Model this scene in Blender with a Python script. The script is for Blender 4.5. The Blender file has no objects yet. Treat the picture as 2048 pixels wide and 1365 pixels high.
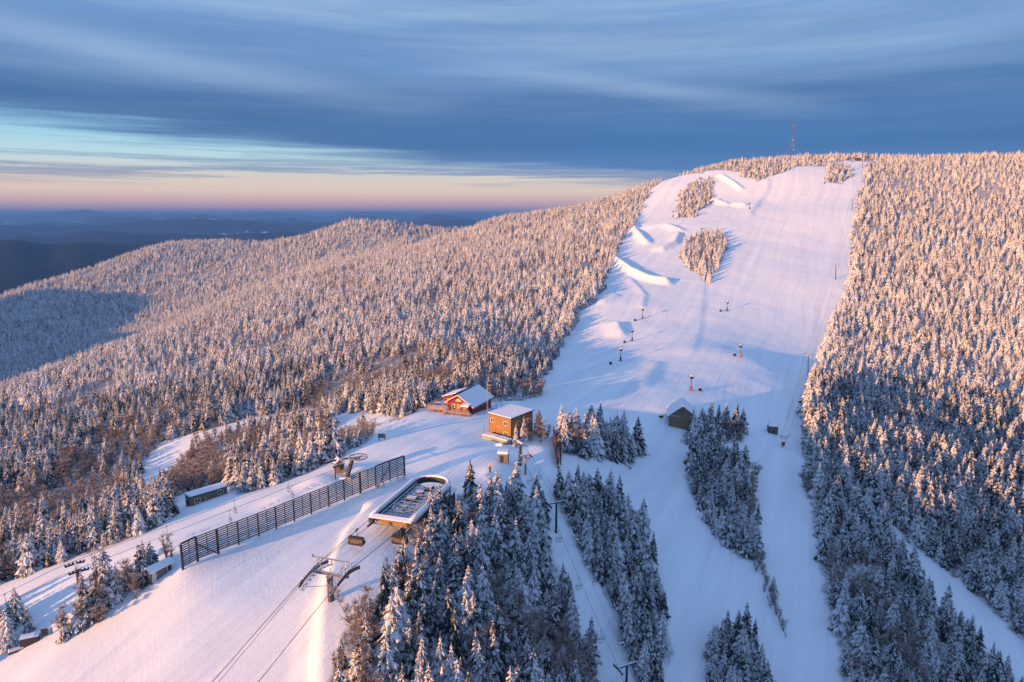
import bpy, math, random
import numpy as np
from mathutils import Vector, Matrix
PI = math.pi
sc = bpy.context.scene
C = sc.collection
random.seed(7)
RNG = np.random.default_rng(11)

# ------------------------------------------------------------------ camera
TILT = math.radians(10.5)
F = 1365.333            # focal length in pixels of a 2048 wide frame (24 mm on 36 mm)
CX, CY = 1024.0, 682.0
cam_d = bpy.data.cameras.new('camera')
cam = bpy.data.objects.new('camera', cam_d)
C.objects.link(cam)
cam_d.lens = 24.0
cam_d.sensor_width = 36.0
cam_d.clip_start = 1.0
cam_d.clip_end = 120000.0
cam.location = (0, 0, 0)
cam.rotation_euler = (math.pi / 2 - TILT, 0, 0)
sc.camera = cam
ct, st = math.cos(TILT), math.sin(TILT)

def ray(px, py):
    a = (px - CX) / F
    b = (CY - py) / F
    return a, ct + b * st, -st + b * ct

def PY(px, py, Y):
    x, y, z = ray(px, py)
    s = Y / y
    return (x * s, Y, z * s)

def PZ(px, py, Z):
    x, y, z = ray(px, py)
    s = Z / z
    return (x * s, y * s, Z)

def project(x, y, z):
    d = y * ct - z * st
    d = np.where(d < 1, 1, d)
    v = y * st + z * ct
    return CX + F * x / d, CY - F * v / d, d

# ------------------------------------------------------------------ terrain control points
ctrl = []
for px, py, z in [
    (660, 1210, -58.9), (400, 1340, -62.8), (620, 1400, -63.5), (760, 1050, -57.9), (100, 1330, -65), (0, 1365, -67.2),
    (365, 1138, -57.8), (810, 948, -57.5), (1000, 878, -57.5), (900, 835, -58), (715, 945, -57),
    (590, 1030, -57.8), (250, 1120, -62), (450, 1030, -60.5), (600, 975, -58.5), (0, 1180, -70),
    (560, 960, -62), (405, 990, -68), (820, 1000, -57.7), (1045, 930, -57), (1110, 1085, -65),
    (900, 1200, -60.5), (800, 1330, -62), (1000, 1360, -67), (700, 1100, -58.3), (800, 870, -57.6),
    (1240, 1365, -84.5), (1190, 1200, -75.5), (1110, 850, -60), (1200, 905, -63.5), (540, 1180, -59.8),
    (250, 1250, -62.5), (700, 890, -58.8), (780, 830, -60), (980, 800, -60.5), (1050, 790, -62.5), (1080, 880, -58)]:
    ctrl.append(PZ(px, py, z))
for px, py, Y in [
    (1360, 850, 216), (1382, 780, 254), (1480, 712, 312), (1285, 637, 400), (1450, 622, 420),
    (1240, 722, 312), (1120, 720, 306), (1615, 752, 314), (1670, 558, 480), (1703, 420, 640), (1723, 335, 800),
    (1565, 890, 215), (1600, 1100, 160), (1600, 1300, 132), (1450, 1100, 162), (1350, 950, 192), (1400, 1360, 121),
    (1650, 1000, 186), (1900, 1200, 150), (2048, 1365, 120), (1900, 900, 250), (2048, 1000, 212), (1900, 700, 380),
    (1900, 500, 560), (2048, 400, 690), (2048, 318, 800), (1740, 322, 830), (1600, 319, 885), (1450, 333, 870), (1520, 324, 885),
    (1500, 480, 580), (1400, 450, 620), (1250, 500, 560), (1310, 365, 800), (1380, 560, 480), (1520, 400, 700),
    (1240, 440, 680), (1200, 600, 430), (1100, 452, 760), (1000, 456, 950), (1000, 600, 450), (900, 700, 315),
    (1050, 700, 350), (750, 600, 480), (850, 500, 800), (700, 462, 1400), (940, 468, 1300), (560, 496, 1500), (350, 500, 1500), (150, 550, 1300),
    (0, 592, 1150), (0, 800, 356), (230, 705, 455), (430, 630, 575), (100, 720, 780), (0, 690, 900), (210, 640, 980),
    (400, 560, 1150), (600, 560, 700), (600, 488, 1420), (450, 750, 330), (650, 720, 325), (800, 780, 262), (60, 900, 266), (0, 1000, 216),
    (200, 850, 286), (300, 930, 236), (420, 862, 256), (620, 838, 262), (740, 825, 232), (500, 905, 222), (650, 905, 195), (180, 1020, 196), (320, 790, 312)]:
    ctrl.append(PY(px, py, Y))
# behind the skylines the mountain falls away; beside and behind the camera it mostly falls as well
def behind(px, py, Y, extra, drop):
    x, y, z = PY(px, py, Y)
    k = (Y + extra) / Y
    ctrl.append((x * k, y * k, z - drop))
for a in [(700, 462, 1400, 260, 90), (940, 468, 1300, 350, 120), (560, 496, 1500, 250, 110), (350, 500, 1500, 250, 150), (150, 550, 1300, 300, 170),
          (0, 592, 1150, 300, 190), (1000, 456, 950, 200, 60), (1310, 365, 800, 200, 45), (1450, 333, 870, 200, 35), (1600, 319, 885, 220, 30),
          (1740, 322, 830, 260, 30), (2048, 318, 800, 300, 40), (-300, 700, 1000, 200, 120)]:
    behind(*a)
ctrl += [(-420, 300, -150), (-480, 520, -190), (-700, 700, -200), (-260, 170, -122), (-150, 60, -92), (-200, -80, -110), (-60, 20, -76), (0, -60, -64),
         (15, 30, -62), (10, 62, -66), (120, 20, -100), (200, -60, -125), (300, 140, -112), (420, 300, -98), (700, 400, -80), (700, 800, 70), (1000, 1000, 20),  # unseen ground below and behind the camera raised to shade the lower right
         (-1100, 900, -260), (-1300, 1500, -330), (-900, 2000, -330), (0, 1900, -160), (700, 1700, -120), (-500, 100, -190)]
P = np.array(ctrl, dtype=float)
S = 200.0
def _phi(r2):
    return np.where(r2 > 1e-9, 0.5 * r2 * np.log(np.maximum(r2, 1e-9)), 0.0)
_n = len(P)
_X = P[:, :2] / S
_K = _phi(((_X[:, None, :] - _X[None, :, :]) ** 2).sum(-1)) + np.eye(_n) * 0.0015
_Q = np.hstack([np.ones((_n, 1)), _X])
_A = np.zeros((_n + 3, _n + 3)); _A[:_n, :_n] = _K; _A[:_n, _n:] = _Q; _A[_n:, :_n] = _Q.T
_b = np.zeros(_n + 3); _b[:_n] = P[:, 2]
_w = np.linalg.solve(_A, _b)

def tps(x, y):
    x = np.asarray(x, float).ravel(); y = np.asarray(y, float).ravel()
    out = np.empty(len(x))
    for i in range(0, len(x), 20000):
        q = np.stack([x[i:i+20000], y[i:i+20000]], 1) / S
        r2 = ((q[:, None, :] - _X[None]) ** 2).sum(-1)
        out[i:i+20000] = _phi(r2) @ _w[:_n] + _w[_n] + q @ _w[_n+1:]
    return out

def vnoise(x, y, seed=0):
    """smooth value noise, range -1..1"""
    xi = np.floor(x).astype(np.int64); yi = np.floor(y).astype(np.int64)
    fx = x - xi; fy = y - yi
    fx = fx * fx * (3 - 2 * fx); fy = fy * fy * (3 - 2 * fy)
    def h(a, b):
        v = (a * 374761393 + b * 668265263 + seed * 1442695041) & 0xffffffff
        v = ((v ^ (v >> 13)) * 1274126177) & 0xffffffff
        return ((v ^ (v >> 16)) & 0xffff) / 32767.5 - 1
    return (h(xi, yi) * (1-fx) + h(xi+1, yi) * fx) * (1-fy) + (h(xi, yi+1) * (1-fx) + h(xi+1, yi+1) * fx) * fy

def base_height(x, y):
    x = np.asarray(x, float).ravel(); y = np.asarray(y, float).ravel()
    z = tps(x, y)
    z = z + 0.35 * vnoise(x / 22, y / 22, 3) + 0.12 * vnoise(x / 7, y / 7, 5)
    # unseen ridge added left of the frame to cast shade on the hillside
    px_, py_ = np.array([-640., 250.]), np.array([-1120., 800.])
    d_ = py_ - px_; t_ = np.clip(((x - px_[0]) * d_[0] + (y - px_[1]) * d_[1]) / (d_ ** 2).sum(), 0, 1)
    rr2 = np.hypot(x - px_[0] - t_ * d_[0], y - px_[1] - t_ * d_[1])
    shade_ridge = (-62 + 18 * np.sin(t_ * 9)) 
    k_ = np.exp(-(rr2 / 120) ** 2)
    z = np.where(shade_ridge > z, z * (1 - k_) + shade_ridge * k_, z)
    kx, ky, _k = PY(703, 462, 1380)
    z = z + 17 * np.exp(-np.hypot(x - kx, y - ky) / 75)
    far = np.clip((np.hypot(x, y) - 550) / 500, 0, 1)
    z = z + far * (7 * vnoise(x / 130, y / 130, 9) + 2.5 * vnoise(x / 45, y / 45, 12))
    return z

def hit(px, py, fn, y0=40, y1=1500):
    """first point where the sight line through this pixel meets the ground"""
    Y = np.concatenate([np.arange(y0, 500, 1.0), np.arange(500, y1, 3.0)])
    dx, dy, dz = ray(px, py)
    s = Y / dy
    d = dz * s - fn(dx * s, Y)
    i = np.argmax(d < 0)
    if d[i] >= 0:
        i = len(Y) - 1
    if i > 0:
        t = d[i-1] / (d[i-1] - d[i] + 1e-9)
        yy = Y[i-1] + t * (Y[i] - Y[i-1])
    else:
        yy = Y[0]
    s = yy / dy
    return (dx * s, yy, dz * s)

# snow shapes: (pixels of the crest, height, half width toward the sun side / left, half width right, crest end taper)
FEAT = [
    ([(640, 1420), (641, 1300), (650, 1200), (668, 1130), (700, 1068), (742, 1030)], 1.7, 0.95, 24.0),
    ([(600, 1400), (606, 1290), (632, 1200)], 0.25, 1.0, 3.0),
    ([(1230, 522), (1262, 545), (1300, 562), (1332, 566)], 4.5, 4.0, 4.0),
    ([(1263, 440), (1268, 462), (1290, 486)], 4.0, 4.0, 5.0),
    ([(1290, 458), (1330, 452), (1358, 462)], 3.0, 7.0, 6.0),
    ([(1358, 470), (1350, 488), (1325, 500)], 3.2, 7.0, 3.0),
    ([(1440, 352), (1458, 362), (1480, 378)], 3.2, 3.5, 4.0),
    ([(1430, 402), (1450, 410)], 3.5, 6.0, 4.0),
    ([(1470, 410), (1488, 412)], 3.0, 7.0, 3.0),
    ([(1536, 362), (1535, 378), (1520, 400), (1500, 428)], 1.4, 14.0, 2.5),
    ([(1408, 566), (1405, 600), (1399, 660), (1384, 700)], 0.45, 12.0, 1.6),
    ([(1160, 712), (1200, 716)], 1.7, 9.0, 2.2),
    ([(1236, 652), (1242, 668)], 3.0, 8.0, 3.0),
    ([(1312, 728), (1300, 750), (1284, 772)], 1.0, 8.0, 4.0),
    ([(1150, 745), (1110, 750)], 1.5, 6.0, 6.0),
    ([(640, 968), (680, 950), (720, 948)], 1.7, 4.5, 7.0),
    ([(560, 1000), (610, 978)], 1.0, 4.0, 6.0),
    ([(800, 1055), (860, 1000), (890, 975)], 0.8, 7.0, 9.0),
    ([(760, 1050), (800, 1060)], 0.5, 4.0, 5.0),
    ([(1090, 905), (1098, 960)], 1.6, 4.0, 3.0),
    ([(1000, 935), (980, 945)], 0.9, 3.0, 4.0),
    ([(366, 1143), (478, 1090), (590, 1042), (700, 998), (809, 954)], 0.4, 1.4, 2.2),
    ([(1206, 604), (1232, 592)], 1.3, 5.0, 3.0),
    ([(1262, 560), (1290, 590), (1285, 612)], 0.9, 5.0, 2.0),
    ([(1190, 920), (1260, 935), (1300, 925)], 0.8, 4.0, 4.0),
    ([(1618, 925), (1640, 960), (1650, 1010)], 1.2, 5.0, 6.0),
    ([(1400, 1050), (1450, 1090), (1500, 1130), (1548, 1215), (1575, 1290)], 0.7, 4.0, 1.5),
]
FW = []
for pts, h, wl, wr in FEAT:
    FW.append(([hit(p[0], p[1], base_height) for p in pts], h, wl, wr))

def features(x, y, z):
    z = z.copy()
    for pts, h, wl, wr in FW:
        a = np.array(pts)[:, :2]
        lo = a.min(0) - max(wl, wr) * 2.2; hi = a.max(0) + max(wl, wr) * 2.2
        m = np.nonzero((x > lo[0]) & (x < hi[0]) & (y > lo[1]) & (y < hi[1]))[0]
        if not len(m):
            continue
        q = np.stack([x[m], y[m]], 1)
        best = np.full(len(m), 1e9); side = np.zeros(len(m))
        for p0, p1 in zip(a[:-1], a[1:]):
            d = p1 - p0; L2 = (d ** 2).sum() + 1e-9
            t = np.clip(((q - p0) @ d) / L2, 0, 1)
            c = p0 + t[:, None] * d
            v = q - c
            r = np.hypot(v[:, 0], v[:, 1])
            s_ = v[:, 0]                      # left of the crest (toward the sun) or right of it
            u = r < best
            best = np.where(u, r, best); side = np.where(u, s_, side)
        k = np.clip((side / (best + 1e-6)) * 0.5 + 0.5, 0, 1)
        w = wl * (1 - k) + wr * k
        u = best / w
        z[m] += h * (0.5 * np.exp(-(u ** 2) * 1.3) + 0.5 * np.maximum(0, 1 - u / 1.5) ** 1.5)
    return z

def height(x, y):
    x = np.asarray(x, float).ravel(); y = np.asarray(y, float).ravel()
    return features(x, y, base_height(x, y))

def G(px, py):
    return Vector(hit(px, py, height))

def gz(x, y):
    return float(height([x], [y])[0])

def inpoly(px, py, poly):
    inside = np.zeros(px.shape, bool)
    n = len(poly)
    j = n - 1
    for i in range(n):
        xi, yi = poly[i]; xj, yj = poly[j]
        c = ((yi > py) != (yj > py)) & (px < (xj - xi) * (py - yi) / ((yj - yi) or 1e-9) + xi)
        inside ^= c
        j = i
    return inside
# ------------------------------------------------------------------ node and material helpers
def new_mat(name):
    m = bpy.data.materials.new(name)
    m.use_nodes = True
    nt = m.node_tree
    b = nt.nodes['Principled BSDF']
    return m, nt, b

def N(nt, t, **kw):
    n = nt.nodes.new(t)
    for k, v in kw.items():
        setattr(n, k, v)
    return n

def mth(nt, op, a, b=None, c=None, clamp=False):
    n = nt.nodes.new('ShaderNodeMath'); n.operation = op; n.use_clamp = clamp
    for i, v in enumerate((a, b, c)):
        if v is None: continue
        if isinstance(v, (int, float)): n.inputs[i].default_value = v
        else: nt.links.new(v, n.inputs[i])
    return n.outputs[0]

def mixc(nt, fac, a, b, mode='MIX'):
    n = nt.nodes.new('ShaderNodeMix'); n.data_type = 'RGBA'; n.blend_type = mode
    for sock, v in ((n.inputs[0], fac), (n.inputs[6], a), (n.inputs[7], b)):
        if isinstance(v, (int, float)): sock.default_value = v
        elif isinstance(v, (tuple, list)): sock.default_value = (*v[:3], 1)
        else: nt.links.new(v, sock)
    return n.outputs[2]

def ramp(nt, fac, stops, interp='LINEAR'):
    n = nt.nodes.new('ShaderNodeValToRGB')
    cr = n.color_ramp; cr.interpolation = interp
    while len(cr.elements) < len(stops): cr.elements.new(0.5)
    for e, (p, c) in zip(cr.elements, stops):
        e.position = p
        e.color = (*c, 1) if isinstance(c, (tuple, list)) else (c, c, c, 1)
    if fac is not None: nt.links.new(fac, n.inputs[0])
    return n.outputs[0]

def noise(nt, vec, scale, detail=2, rough=0.5):
    n = nt.nodes.new('ShaderNodeTexNoise')
    n.inputs['Scale'].default_value = scale
    n.inputs['Detail'].default_value = detail
    n.inputs['Roughness'].default_value = rough
    if vec is not None: nt.links.new(vec, n.inputs['Vector'])
    return n.outputs['Fac']

def mapping(nt, vec, scale=(1, 1, 1), rot=(0, 0, 0), loc=(0, 0, 0)):
    n = nt.nodes.new('ShaderNodeMapping')
    n.inputs['Scale'].default_value = scale
    n.inputs['Rotation'].default_value = rot
    n.inputs['Location'].default_value = loc
    nt.links.new(vec, n.inputs['Vector'])
    return n.outputs[0]

def bump(nt, b, h, strength, dist):
    n = nt.nodes.new('ShaderNodeBump')
    n.inputs['Strength'].default_value = strength
    n.inputs['Distance'].default_value = dist
    nt.links.new(h, n.inputs['Height'])
    nt.links.new(n.outputs[0], b.inputs['Normal'])

def s2l(*c):
    return tuple((v / 255 / 12.92) if v / 255 <= 0.04045 else ((v / 255 + 0.055) / 1.055) ** 2.4 for v in c)

MAT = {}
def worn(name, col, rough=0.6, var=0.25, scale=3.0, metal=0.0, frost=0.0, stripe=None):
    """surface of one colour with uneven tone, wear and optional frost on top faces"""
    m, nt, b = new_mat(name)
    tc = N(nt, 'ShaderNodeTexCoord')
    n1 = noise(nt, tc.outputs['Object'], scale, 5, 0.6)
    k = mth(nt, 'MULTIPLY_ADD', n1, 2 * var, 1 - var)
    c = mixc(nt, 1.0, (*col,), k, 'MULTIPLY')
    if stripe:
        sx = N(nt, 'ShaderNodeSeparateXYZ'); nt.links.new(tc.outputs['Object'], sx.inputs[0])
        ax = {'z': 2, 'x': 0, 'y': 1}[stripe[0]]
        u = mth(nt, 'FRACT', mth(nt, 'MULTIPLY', sx.outputs[ax], 1 / stripe[1]))
        g = mth(nt, 'LESS_THAN', u, 0.14)
        c = mixc(nt, mth(nt, 'MULTIPLY', g, 0.5), c, tuple(v * 0.35 for v in col))
    if frost > 0:
        ge = N(nt, 'ShaderNodeNewGeometry'); sp = N(nt, 'ShaderNodeSeparateXYZ')
        nt.links.new(ge.outputs['Normal'], sp.inputs[0])
        n2 = noise(nt, tc.outputs['Object'], 2.2, 4, 0.7)
        f = mth(nt, 'MULTIPLY_ADD', sp.outputs[2], 0.75, mth(nt, 'MULTIPLY', n2, 1.3))
        f = mth(nt, 'MULTIPLY', mth(nt, 'SUBTRACT', f, 1.22 - frost * 0.6, clamp=True), 5.0, clamp=True)
        c = mixc(nt, f, c, (0.8, 0.82, 0.86))
    nt.links.new(c, b.inputs['Base Color'])
    b.inputs['Roughness'].default_value = rough
    b.inputs['Metallic'].default_value = metal
    MAT[name] = m
    return m

# ------------------------------------------------------------------ mesh builder
class MB:
    def __init__(self):
        self.v = []; self.f = []; self.mi = []; self.m = 0
    def add(self, vs, fs):
        o = len(self.v)
        self.v += [tuple(p) for p in vs]
        for f in fs:
            self.f.append(tuple(i + o for i in f)); self.mi.append(self.m)
        return self
    def box(self, c, s, rz=0.0, rx=0.0, ry=0.0):
        R = Matrix.Rotation(rz, 3, 'Z') @ Matrix.Rotation(ry, 3, 'Y') @ Matrix.Rotation(rx, 3, 'X')
        vs = []
        for z in (-1, 1):
            for x, y in ((-1, -1), (1, -1), (1, 1), (-1, 1)):
                vs.append(Vector(c) + R @ Vector((x * s[0] / 2, y * s[1] / 2, z * s[2] / 2)))
        return self.add(vs, [(3, 2, 1, 0), (4, 5, 6, 7), (0, 1, 5, 4), (1, 2, 6, 5), (2, 3, 7, 6), (3, 0, 4, 7)])
    def cyl(self, a, b, r0, r1=None, n=10):
        a = Vector(a); b = Vector(b); r1 = r0 if r1 is None else r1
        d = (b - a).normalized()
        u = d.cross(Vector((0, 0, 1)))
        if u.length < 1e-3: u = d.cross(Vector((1, 0, 0)))
        u.normalize(); w = d.cross(u)
        vs = []
        for p, r in ((a, r0), (b, r1)):
            for i in range(n):
                t = 2 * PI * i / n
                vs.append(p + u * (r * math.cos(t)) + w * (r * math.sin(t)))
        fs = [(i, (i + 1) % n, n + (i + 1) % n, n + i) for i in range(n)]
        fs += [tuple(range(n - 1, -1, -1)), tuple(range(n, 2 * n))]
        return self.add(vs, fs)
    def tube(self, pts, r, n=6, closed=False):
        pts = [Vector(p) for p in pts]
        m = len(pts); vs = []; ref = None
        for i, p in enumerate(pts):
            if closed: d = pts[(i + 1) % m] - pts[i - 1]
            else: d = pts[min(i + 1, m - 1)] - pts[max(i - 1, 0)]
            d.normalize()
            if ref is None:
                ref = d.cross(Vector((0, 0, 1)))
                if ref.length < 1e-2: ref = d.cross(Vector((1, 0, 0)))
            u = (ref - d * ref.dot(d)).normalized(); ref = u
            w = d.cross(u)
            for k in range(n):
                t = 2 * PI * k / n
                vs.append(p + u * (r * math.cos(t)) + w * (r * math.sin(t)))
        fs = []
        for i in range(m if closed else m - 1):
            j = (i + 1) % m
            for k in range(n):
                l = (k + 1) % n
                fs.append((i * n + k, i * n + l, j * n + l, j * n + k))
        if not closed:
            fs += [tuple(range(n - 1, -1, -1)), tuple(range((m - 1) * n, m * n))]
        return self.add(vs, fs)
    def prism(self, pts, d):
        """polygon extruded along vector d"""
        n = len(pts); d = Vector(d)
        vs = [Vector(p) for p in pts] + [Vector(p) + d for p in pts]
        fs = [tuple(range(n - 1, -1, -1)), tuple(range(n, 2 * n))] + [(i, (i + 1) % n, n + (i + 1) % n, n + i) for i in range(n)]
        return self.add(vs, fs)
    def ring(self, c, r, w, h, n=32):
        """flat annulus, axis Z"""
        c = Vector(c); vs = []
        for i in range(n):
            t = 2 * PI * i / n; d = Vector((math.cos(t), math.sin(t), 0))
            for rr, zz in ((r - w, -h / 2), (r, -h / 2), (r, h / 2), (r - w, h / 2)):
                vs.append(c + d * rr + Vector((0, 0, zz)))
        fs = []
        for i in range(n):
            j = (i + 1) % n
            for k in range(4):
                l = (k + 1) % 4
                fs.append((i * 4 + k, i * 4 + l, j * 4 + l, j * 4 + k))
        return self.add(vs, fs)
    def build(self, name, mats, parent=None, bevel=0.0, smooth=False):
        me = bpy.data.meshes.new(name)
        me.from_pydata(self.v, [], self.f)
        if not isinstance(mats, (list, tuple)): mats = [mats]
        for mm in mats: me.materials.append(MAT[mm] if isinstance(mm, str) else mm)
        me.polygons.foreach_set('material_index', self.mi)
        if smooth: me.polygons.foreach_set('use_smooth', [True] * len(self.f))
        me.update()
        o = bpy.data.objects.new(name, me)
        C.objects.link(o)
        if bevel:
            bv = o.modifiers.new('bevel', 'BEVEL'); bv.width = bevel; bv.segments = 1; bv.limit_method = 'ANGLE'
        if parent is not None: o.parent = parent
        return o

def tag(o, label, cat, group=None, kind=None):
    if label: o['label'] = label
    if cat: o['category'] = cat
    if group: o['group'] = group
    if kind: o['kind'] = kind
    return o

def thing(name, label, cat, loc=(0, 0, 0), rz=0.0, group=None):
    o = bpy.data.objects.new(name, None)
    C.objects.link(o)
    o.empty_display_size = 0.5
    o.location = loc; o.rotation_euler = (0, 0, rz)
    return tag(o, label, cat, group)

def dup(root, loc, rz, label, group=None):
    r = root.copy(); C.objects.link(r)
    r.location = loc; r.rotation_euler = (0, 0, rz)
    r['label'] = label
    if group: r['group'] = group
    for ch in list(root.children):
        c = ch.copy(); C.objects.link(c); c.parent = r
        for g in list(ch.children):
            d = g.copy(); C.objects.link(d); d.parent = c
    return r
# ------------------------------------------------------------------ forest outline (pixels of the photograph, ground contact)
OPEN_MAIN = [(1322, 362), (1302, 380), (1275, 440), (1245, 480), (1222, 530), (1205, 585), (1170, 618), (1150, 650), (1118, 700), (1100, 740),
    (1082, 772), (1078, 792), (1040, 802), (990, 806), (975, 800), (965, 790), (900, 795), (870, 806), (835, 822), (800, 838), (775, 842), (750, 855), (745, 880), (690, 905), (640, 932),
    (600, 950), (545, 972), (478, 988), (462, 968), (380, 984), (352, 992), (346, 1034), (300, 1062), (200, 1098), (100, 1132), (0, 1170), (-300, 1290), (-300, 1900), (1690, 1900),
    (1690, 1365), (1675, 1290), (1655, 1210), (1640, 1130), (1632, 1060), (1622, 1010), (1605, 968), (1612, 930), (1604, 880), (1606, 840),
    (1612, 800), (1630, 740), (1660, 660), (1692, 585), (1704, 540), (1706, 470), (1716, 400), (1732, 345), (1738, 322), (1700, 322), (1640, 331), (1590, 334),
    (1560, 345), (1530, 352), (1520, 362), (1495, 358), (1480, 346), (1430, 342), (1400, 345), (1360, 350)]
OPEN_CUT = [(268, 985), (300, 905), (330, 882), (400, 860), (480, 842), (560, 830), (640, 826), (690, 828), (730, 824), (790, 834), (770, 846),
    (700, 850), (676, 862), (660, 846), (560, 846), (480, 858), (415, 878), (378, 905), (345, 955), (310, 1000)]
OPEN_RIGHT = [(1742, 1012), (1800, 1062), (1860, 1112), (1950, 1190), (2048, 1288), (2200, 1410), (2200, 1580), (2048, 1392), (1930, 1262), (1850, 1178), (1794, 1108)]
ISLANDS = [
    [(1384, 362), (1425, 356), (1428, 385), (1426, 405), (1400, 422), (1378, 438), (1352, 434), (1358, 400), (1372, 372)],
    [(1412, 466), (1440, 460), (1457, 478), (1448, 512), (1418, 565), (1390, 548), (1360, 520), (1364, 490)],
    [(1655, 332), (1700, 332), (1702, 352), (1682, 368), (1650, 364)],
    [(1046, 878), (1060, 862), (1100, 866), (1112, 880), (1080, 888), (1056, 892)],
    [(1118, 880), (1122, 905), (1150, 910), (1200, 924), (1262, 930), (1284, 915), (1275, 885), (1230, 868), (1150, 866)],
    [(1004, 992), (1030, 988), (1060, 1010), (1090, 1030), (1090, 1080), (1112, 1130), (1135, 1200), (1150, 1260), (1190, 1335), (1212, 1470), (1200, 1900), (655, 1900),
     (650, 1400), (668, 1330), (690, 1262), (742, 1235), (762, 1180), (790, 1160), (828, 1125), (850, 1085), (878, 1062), (930, 1050), (960, 1020)],
    [(1118, 985), (1150, 975), (1200, 990), (1235, 1010), (1290, 1060), (1312, 1130), (1328, 1210), (1320, 1300), (1330, 1420), (1330, 1600), (1300, 1600),
     (1270, 1340), (1242, 1272), (1228, 1215), (1190, 1160), (1165, 1110), (1140, 1050), (1118, 1010)],
    [(1360, 888), (1400, 892), (1485, 885), (1484, 848), (1450, 842), (1400, 852), (1368, 868)],
    [(1372, 950), (1390, 1000), (1416, 1050), (1448, 1092), (1484, 1120), (1516, 1118), (1519, 1040), (1505, 985), (1488, 920), (1460, 898), (1395, 900), (1380, 915)],
    [(1500, 1115), (1520, 1120), (1548, 1190), (1572, 1270), (1562, 1280), (1535, 1215)],
    [(1412, 1460), (1414, 1330), (1430, 1285), (1470, 1262), (1498, 1272), (1528, 1350), (1545, 1460)],
    [(118, 1290), (130, 1250), (175, 1205), (220, 1180), (285, 1162), (296, 1150), (344, 1118), (356, 1142), (340, 1152), (306, 1180), (250, 1220), (165, 1285)],
    [(-60, 1240), (0, 1240), (50, 1246), (78, 1250), (84, 1266), (30, 1286), (0, 1318), (-60, 1360)],
]
def wooded(x, y, z):
    px, py, d = project(x, y, z)
    wob = np.where(d > 260, 7.0, 4.0)
    px0, py0 = px, py
    px = px + wob * vnoise(x / 7.0, y / 7.0, 91); py = py + wob * 0.6 * vnoise(x / 7.0, y / 7.0, 92)
    op = inpoly(px, py, OPEN_MAIN) | inpoly(px, py, OPEN_CUT) | inpoly(px, py, OPEN_RIGHT)
    isl = np.zeros(px.shape, bool)
    for q in ISLANDS:
        isl |= inpoly(px, py, q)
    return (~op) | isl, px0, py0, d

# ------------------------------------------------------------------ the mountain, one sheet
def axis(lo, f0, f1, hi, s0, k, smax):
    mid = list(np.arange(f0, f1 + 0.01, s0))
    up = [mid[-1]]; s = s0
    while up[-1] < hi:
        s = min(s * (1 + k), smax); up.append(up[-1] + s)
    dn = [mid[0]]; s = s0
    while dn[-1] > lo:
        s = min(s * (1 + k), smax); dn.append(dn[-1] - s)
    return np.array(dn[::-1][:-1] + mid + up[1:])
gx = axis(-2200, -90, 230, 2000, 1.35, 0.025, 22)
gx = np.sort(np.concatenate([gx[(gx < -48) | (gx > -12)], np.arange(-48, -12, 0.6)]))
gy = axis(-700, 60, 760, 2900, 1.35, 0.025, 22)
XX, YY = np.meshgrid(gx, gy)
ZZ = height(XX.ravel(), YY.ravel())
edge = np.clip((np.maximum(np.maximum(-XX.ravel() - 1500, XX.ravel() - 1300), np.maximum(YY.ravel() - 2100, -YY.ravel() - 200)) ) / 500, 0, 1)
ZZ = ZZ * (1 - edge) + (-640) * edge
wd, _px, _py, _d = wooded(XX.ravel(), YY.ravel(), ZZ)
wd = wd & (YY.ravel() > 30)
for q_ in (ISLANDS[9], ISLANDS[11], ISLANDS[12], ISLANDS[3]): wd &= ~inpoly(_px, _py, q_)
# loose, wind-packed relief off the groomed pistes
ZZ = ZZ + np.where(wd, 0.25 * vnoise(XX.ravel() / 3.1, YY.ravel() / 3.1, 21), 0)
nx, ny = len(gx), len(gy)
me = bpy.data.meshes.new('snowy_mountain')
me.vertices.add(nx * ny)
me.vertices.foreach_set('co', np.stack([XX.ravel(), YY.ravel(), ZZ], 1).ravel())
ii = np.arange((ny - 1) * (nx - 1)); r_ = ii // (nx - 1); c_ = ii % (nx - 1)
v0 = r_ * nx + c_
quads = np.stack([v0, v0 + 1, v0 + nx + 1, v0 + nx], 1)
me.loops.add(len(quads) * 4)
me.loops.foreach_set('vertex_index', quads.ravel())
me.polygons.add(len(quads))
me.polygons.foreach_set('loop_start', np.arange(len(quads)) * 4)
me.polygons.foreach_set('use_smooth', np.ones(len(quads), bool))
me.update(); me.validate()
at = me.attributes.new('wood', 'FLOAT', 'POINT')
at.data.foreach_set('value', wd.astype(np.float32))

m, nt, b = new_mat('snow_ground')
tc = N(nt, 'ShaderNodeTexCoord'); ob = tc.outputs['Object']
wn = nt.nodes.new('ShaderNodeTexNoise'); wn.inputs['Scale'].default_value = 0.012; wn.inputs['Detail'].default_value = 1
nt.links.new(ob, wn.inputs['Vector'])
wv = N(nt, 'ShaderNodeVectorMath', operation='MULTIPLY_ADD')
nt.links.new(wn.outputs['Color'], wv.inputs[0]); wv.inputs[1].default_value = (13, 13, 0); nt.links.new(ob, wv.inputs[2])
gv = mapping(nt, wv.outputs[0], rot=(0, 0, math.radians(25)))
pass_ = noise(nt, mapping(nt, gv, scale=(0.30, 0.012, 0)), 1.0, 3, 0.65)
fine = noise(nt, mapping(nt, gv, scale=(1.9, 0.05, 0)), 1.0, 2, 0.6)
lump = noise(nt, ob, 0.55, 4, 0.6)
grain = noise(nt, ob, 3.0, 3, 0.6)
hsum = mth(nt, 'ADD', mth(nt, 'MULTIPLY', pass_, 0.55), mth(nt, 'MULTIPLY', fine, 0.22))
gv2 = mapping(nt, wv.outputs[0], rot=(0, 0, math.radians(-22)))
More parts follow.
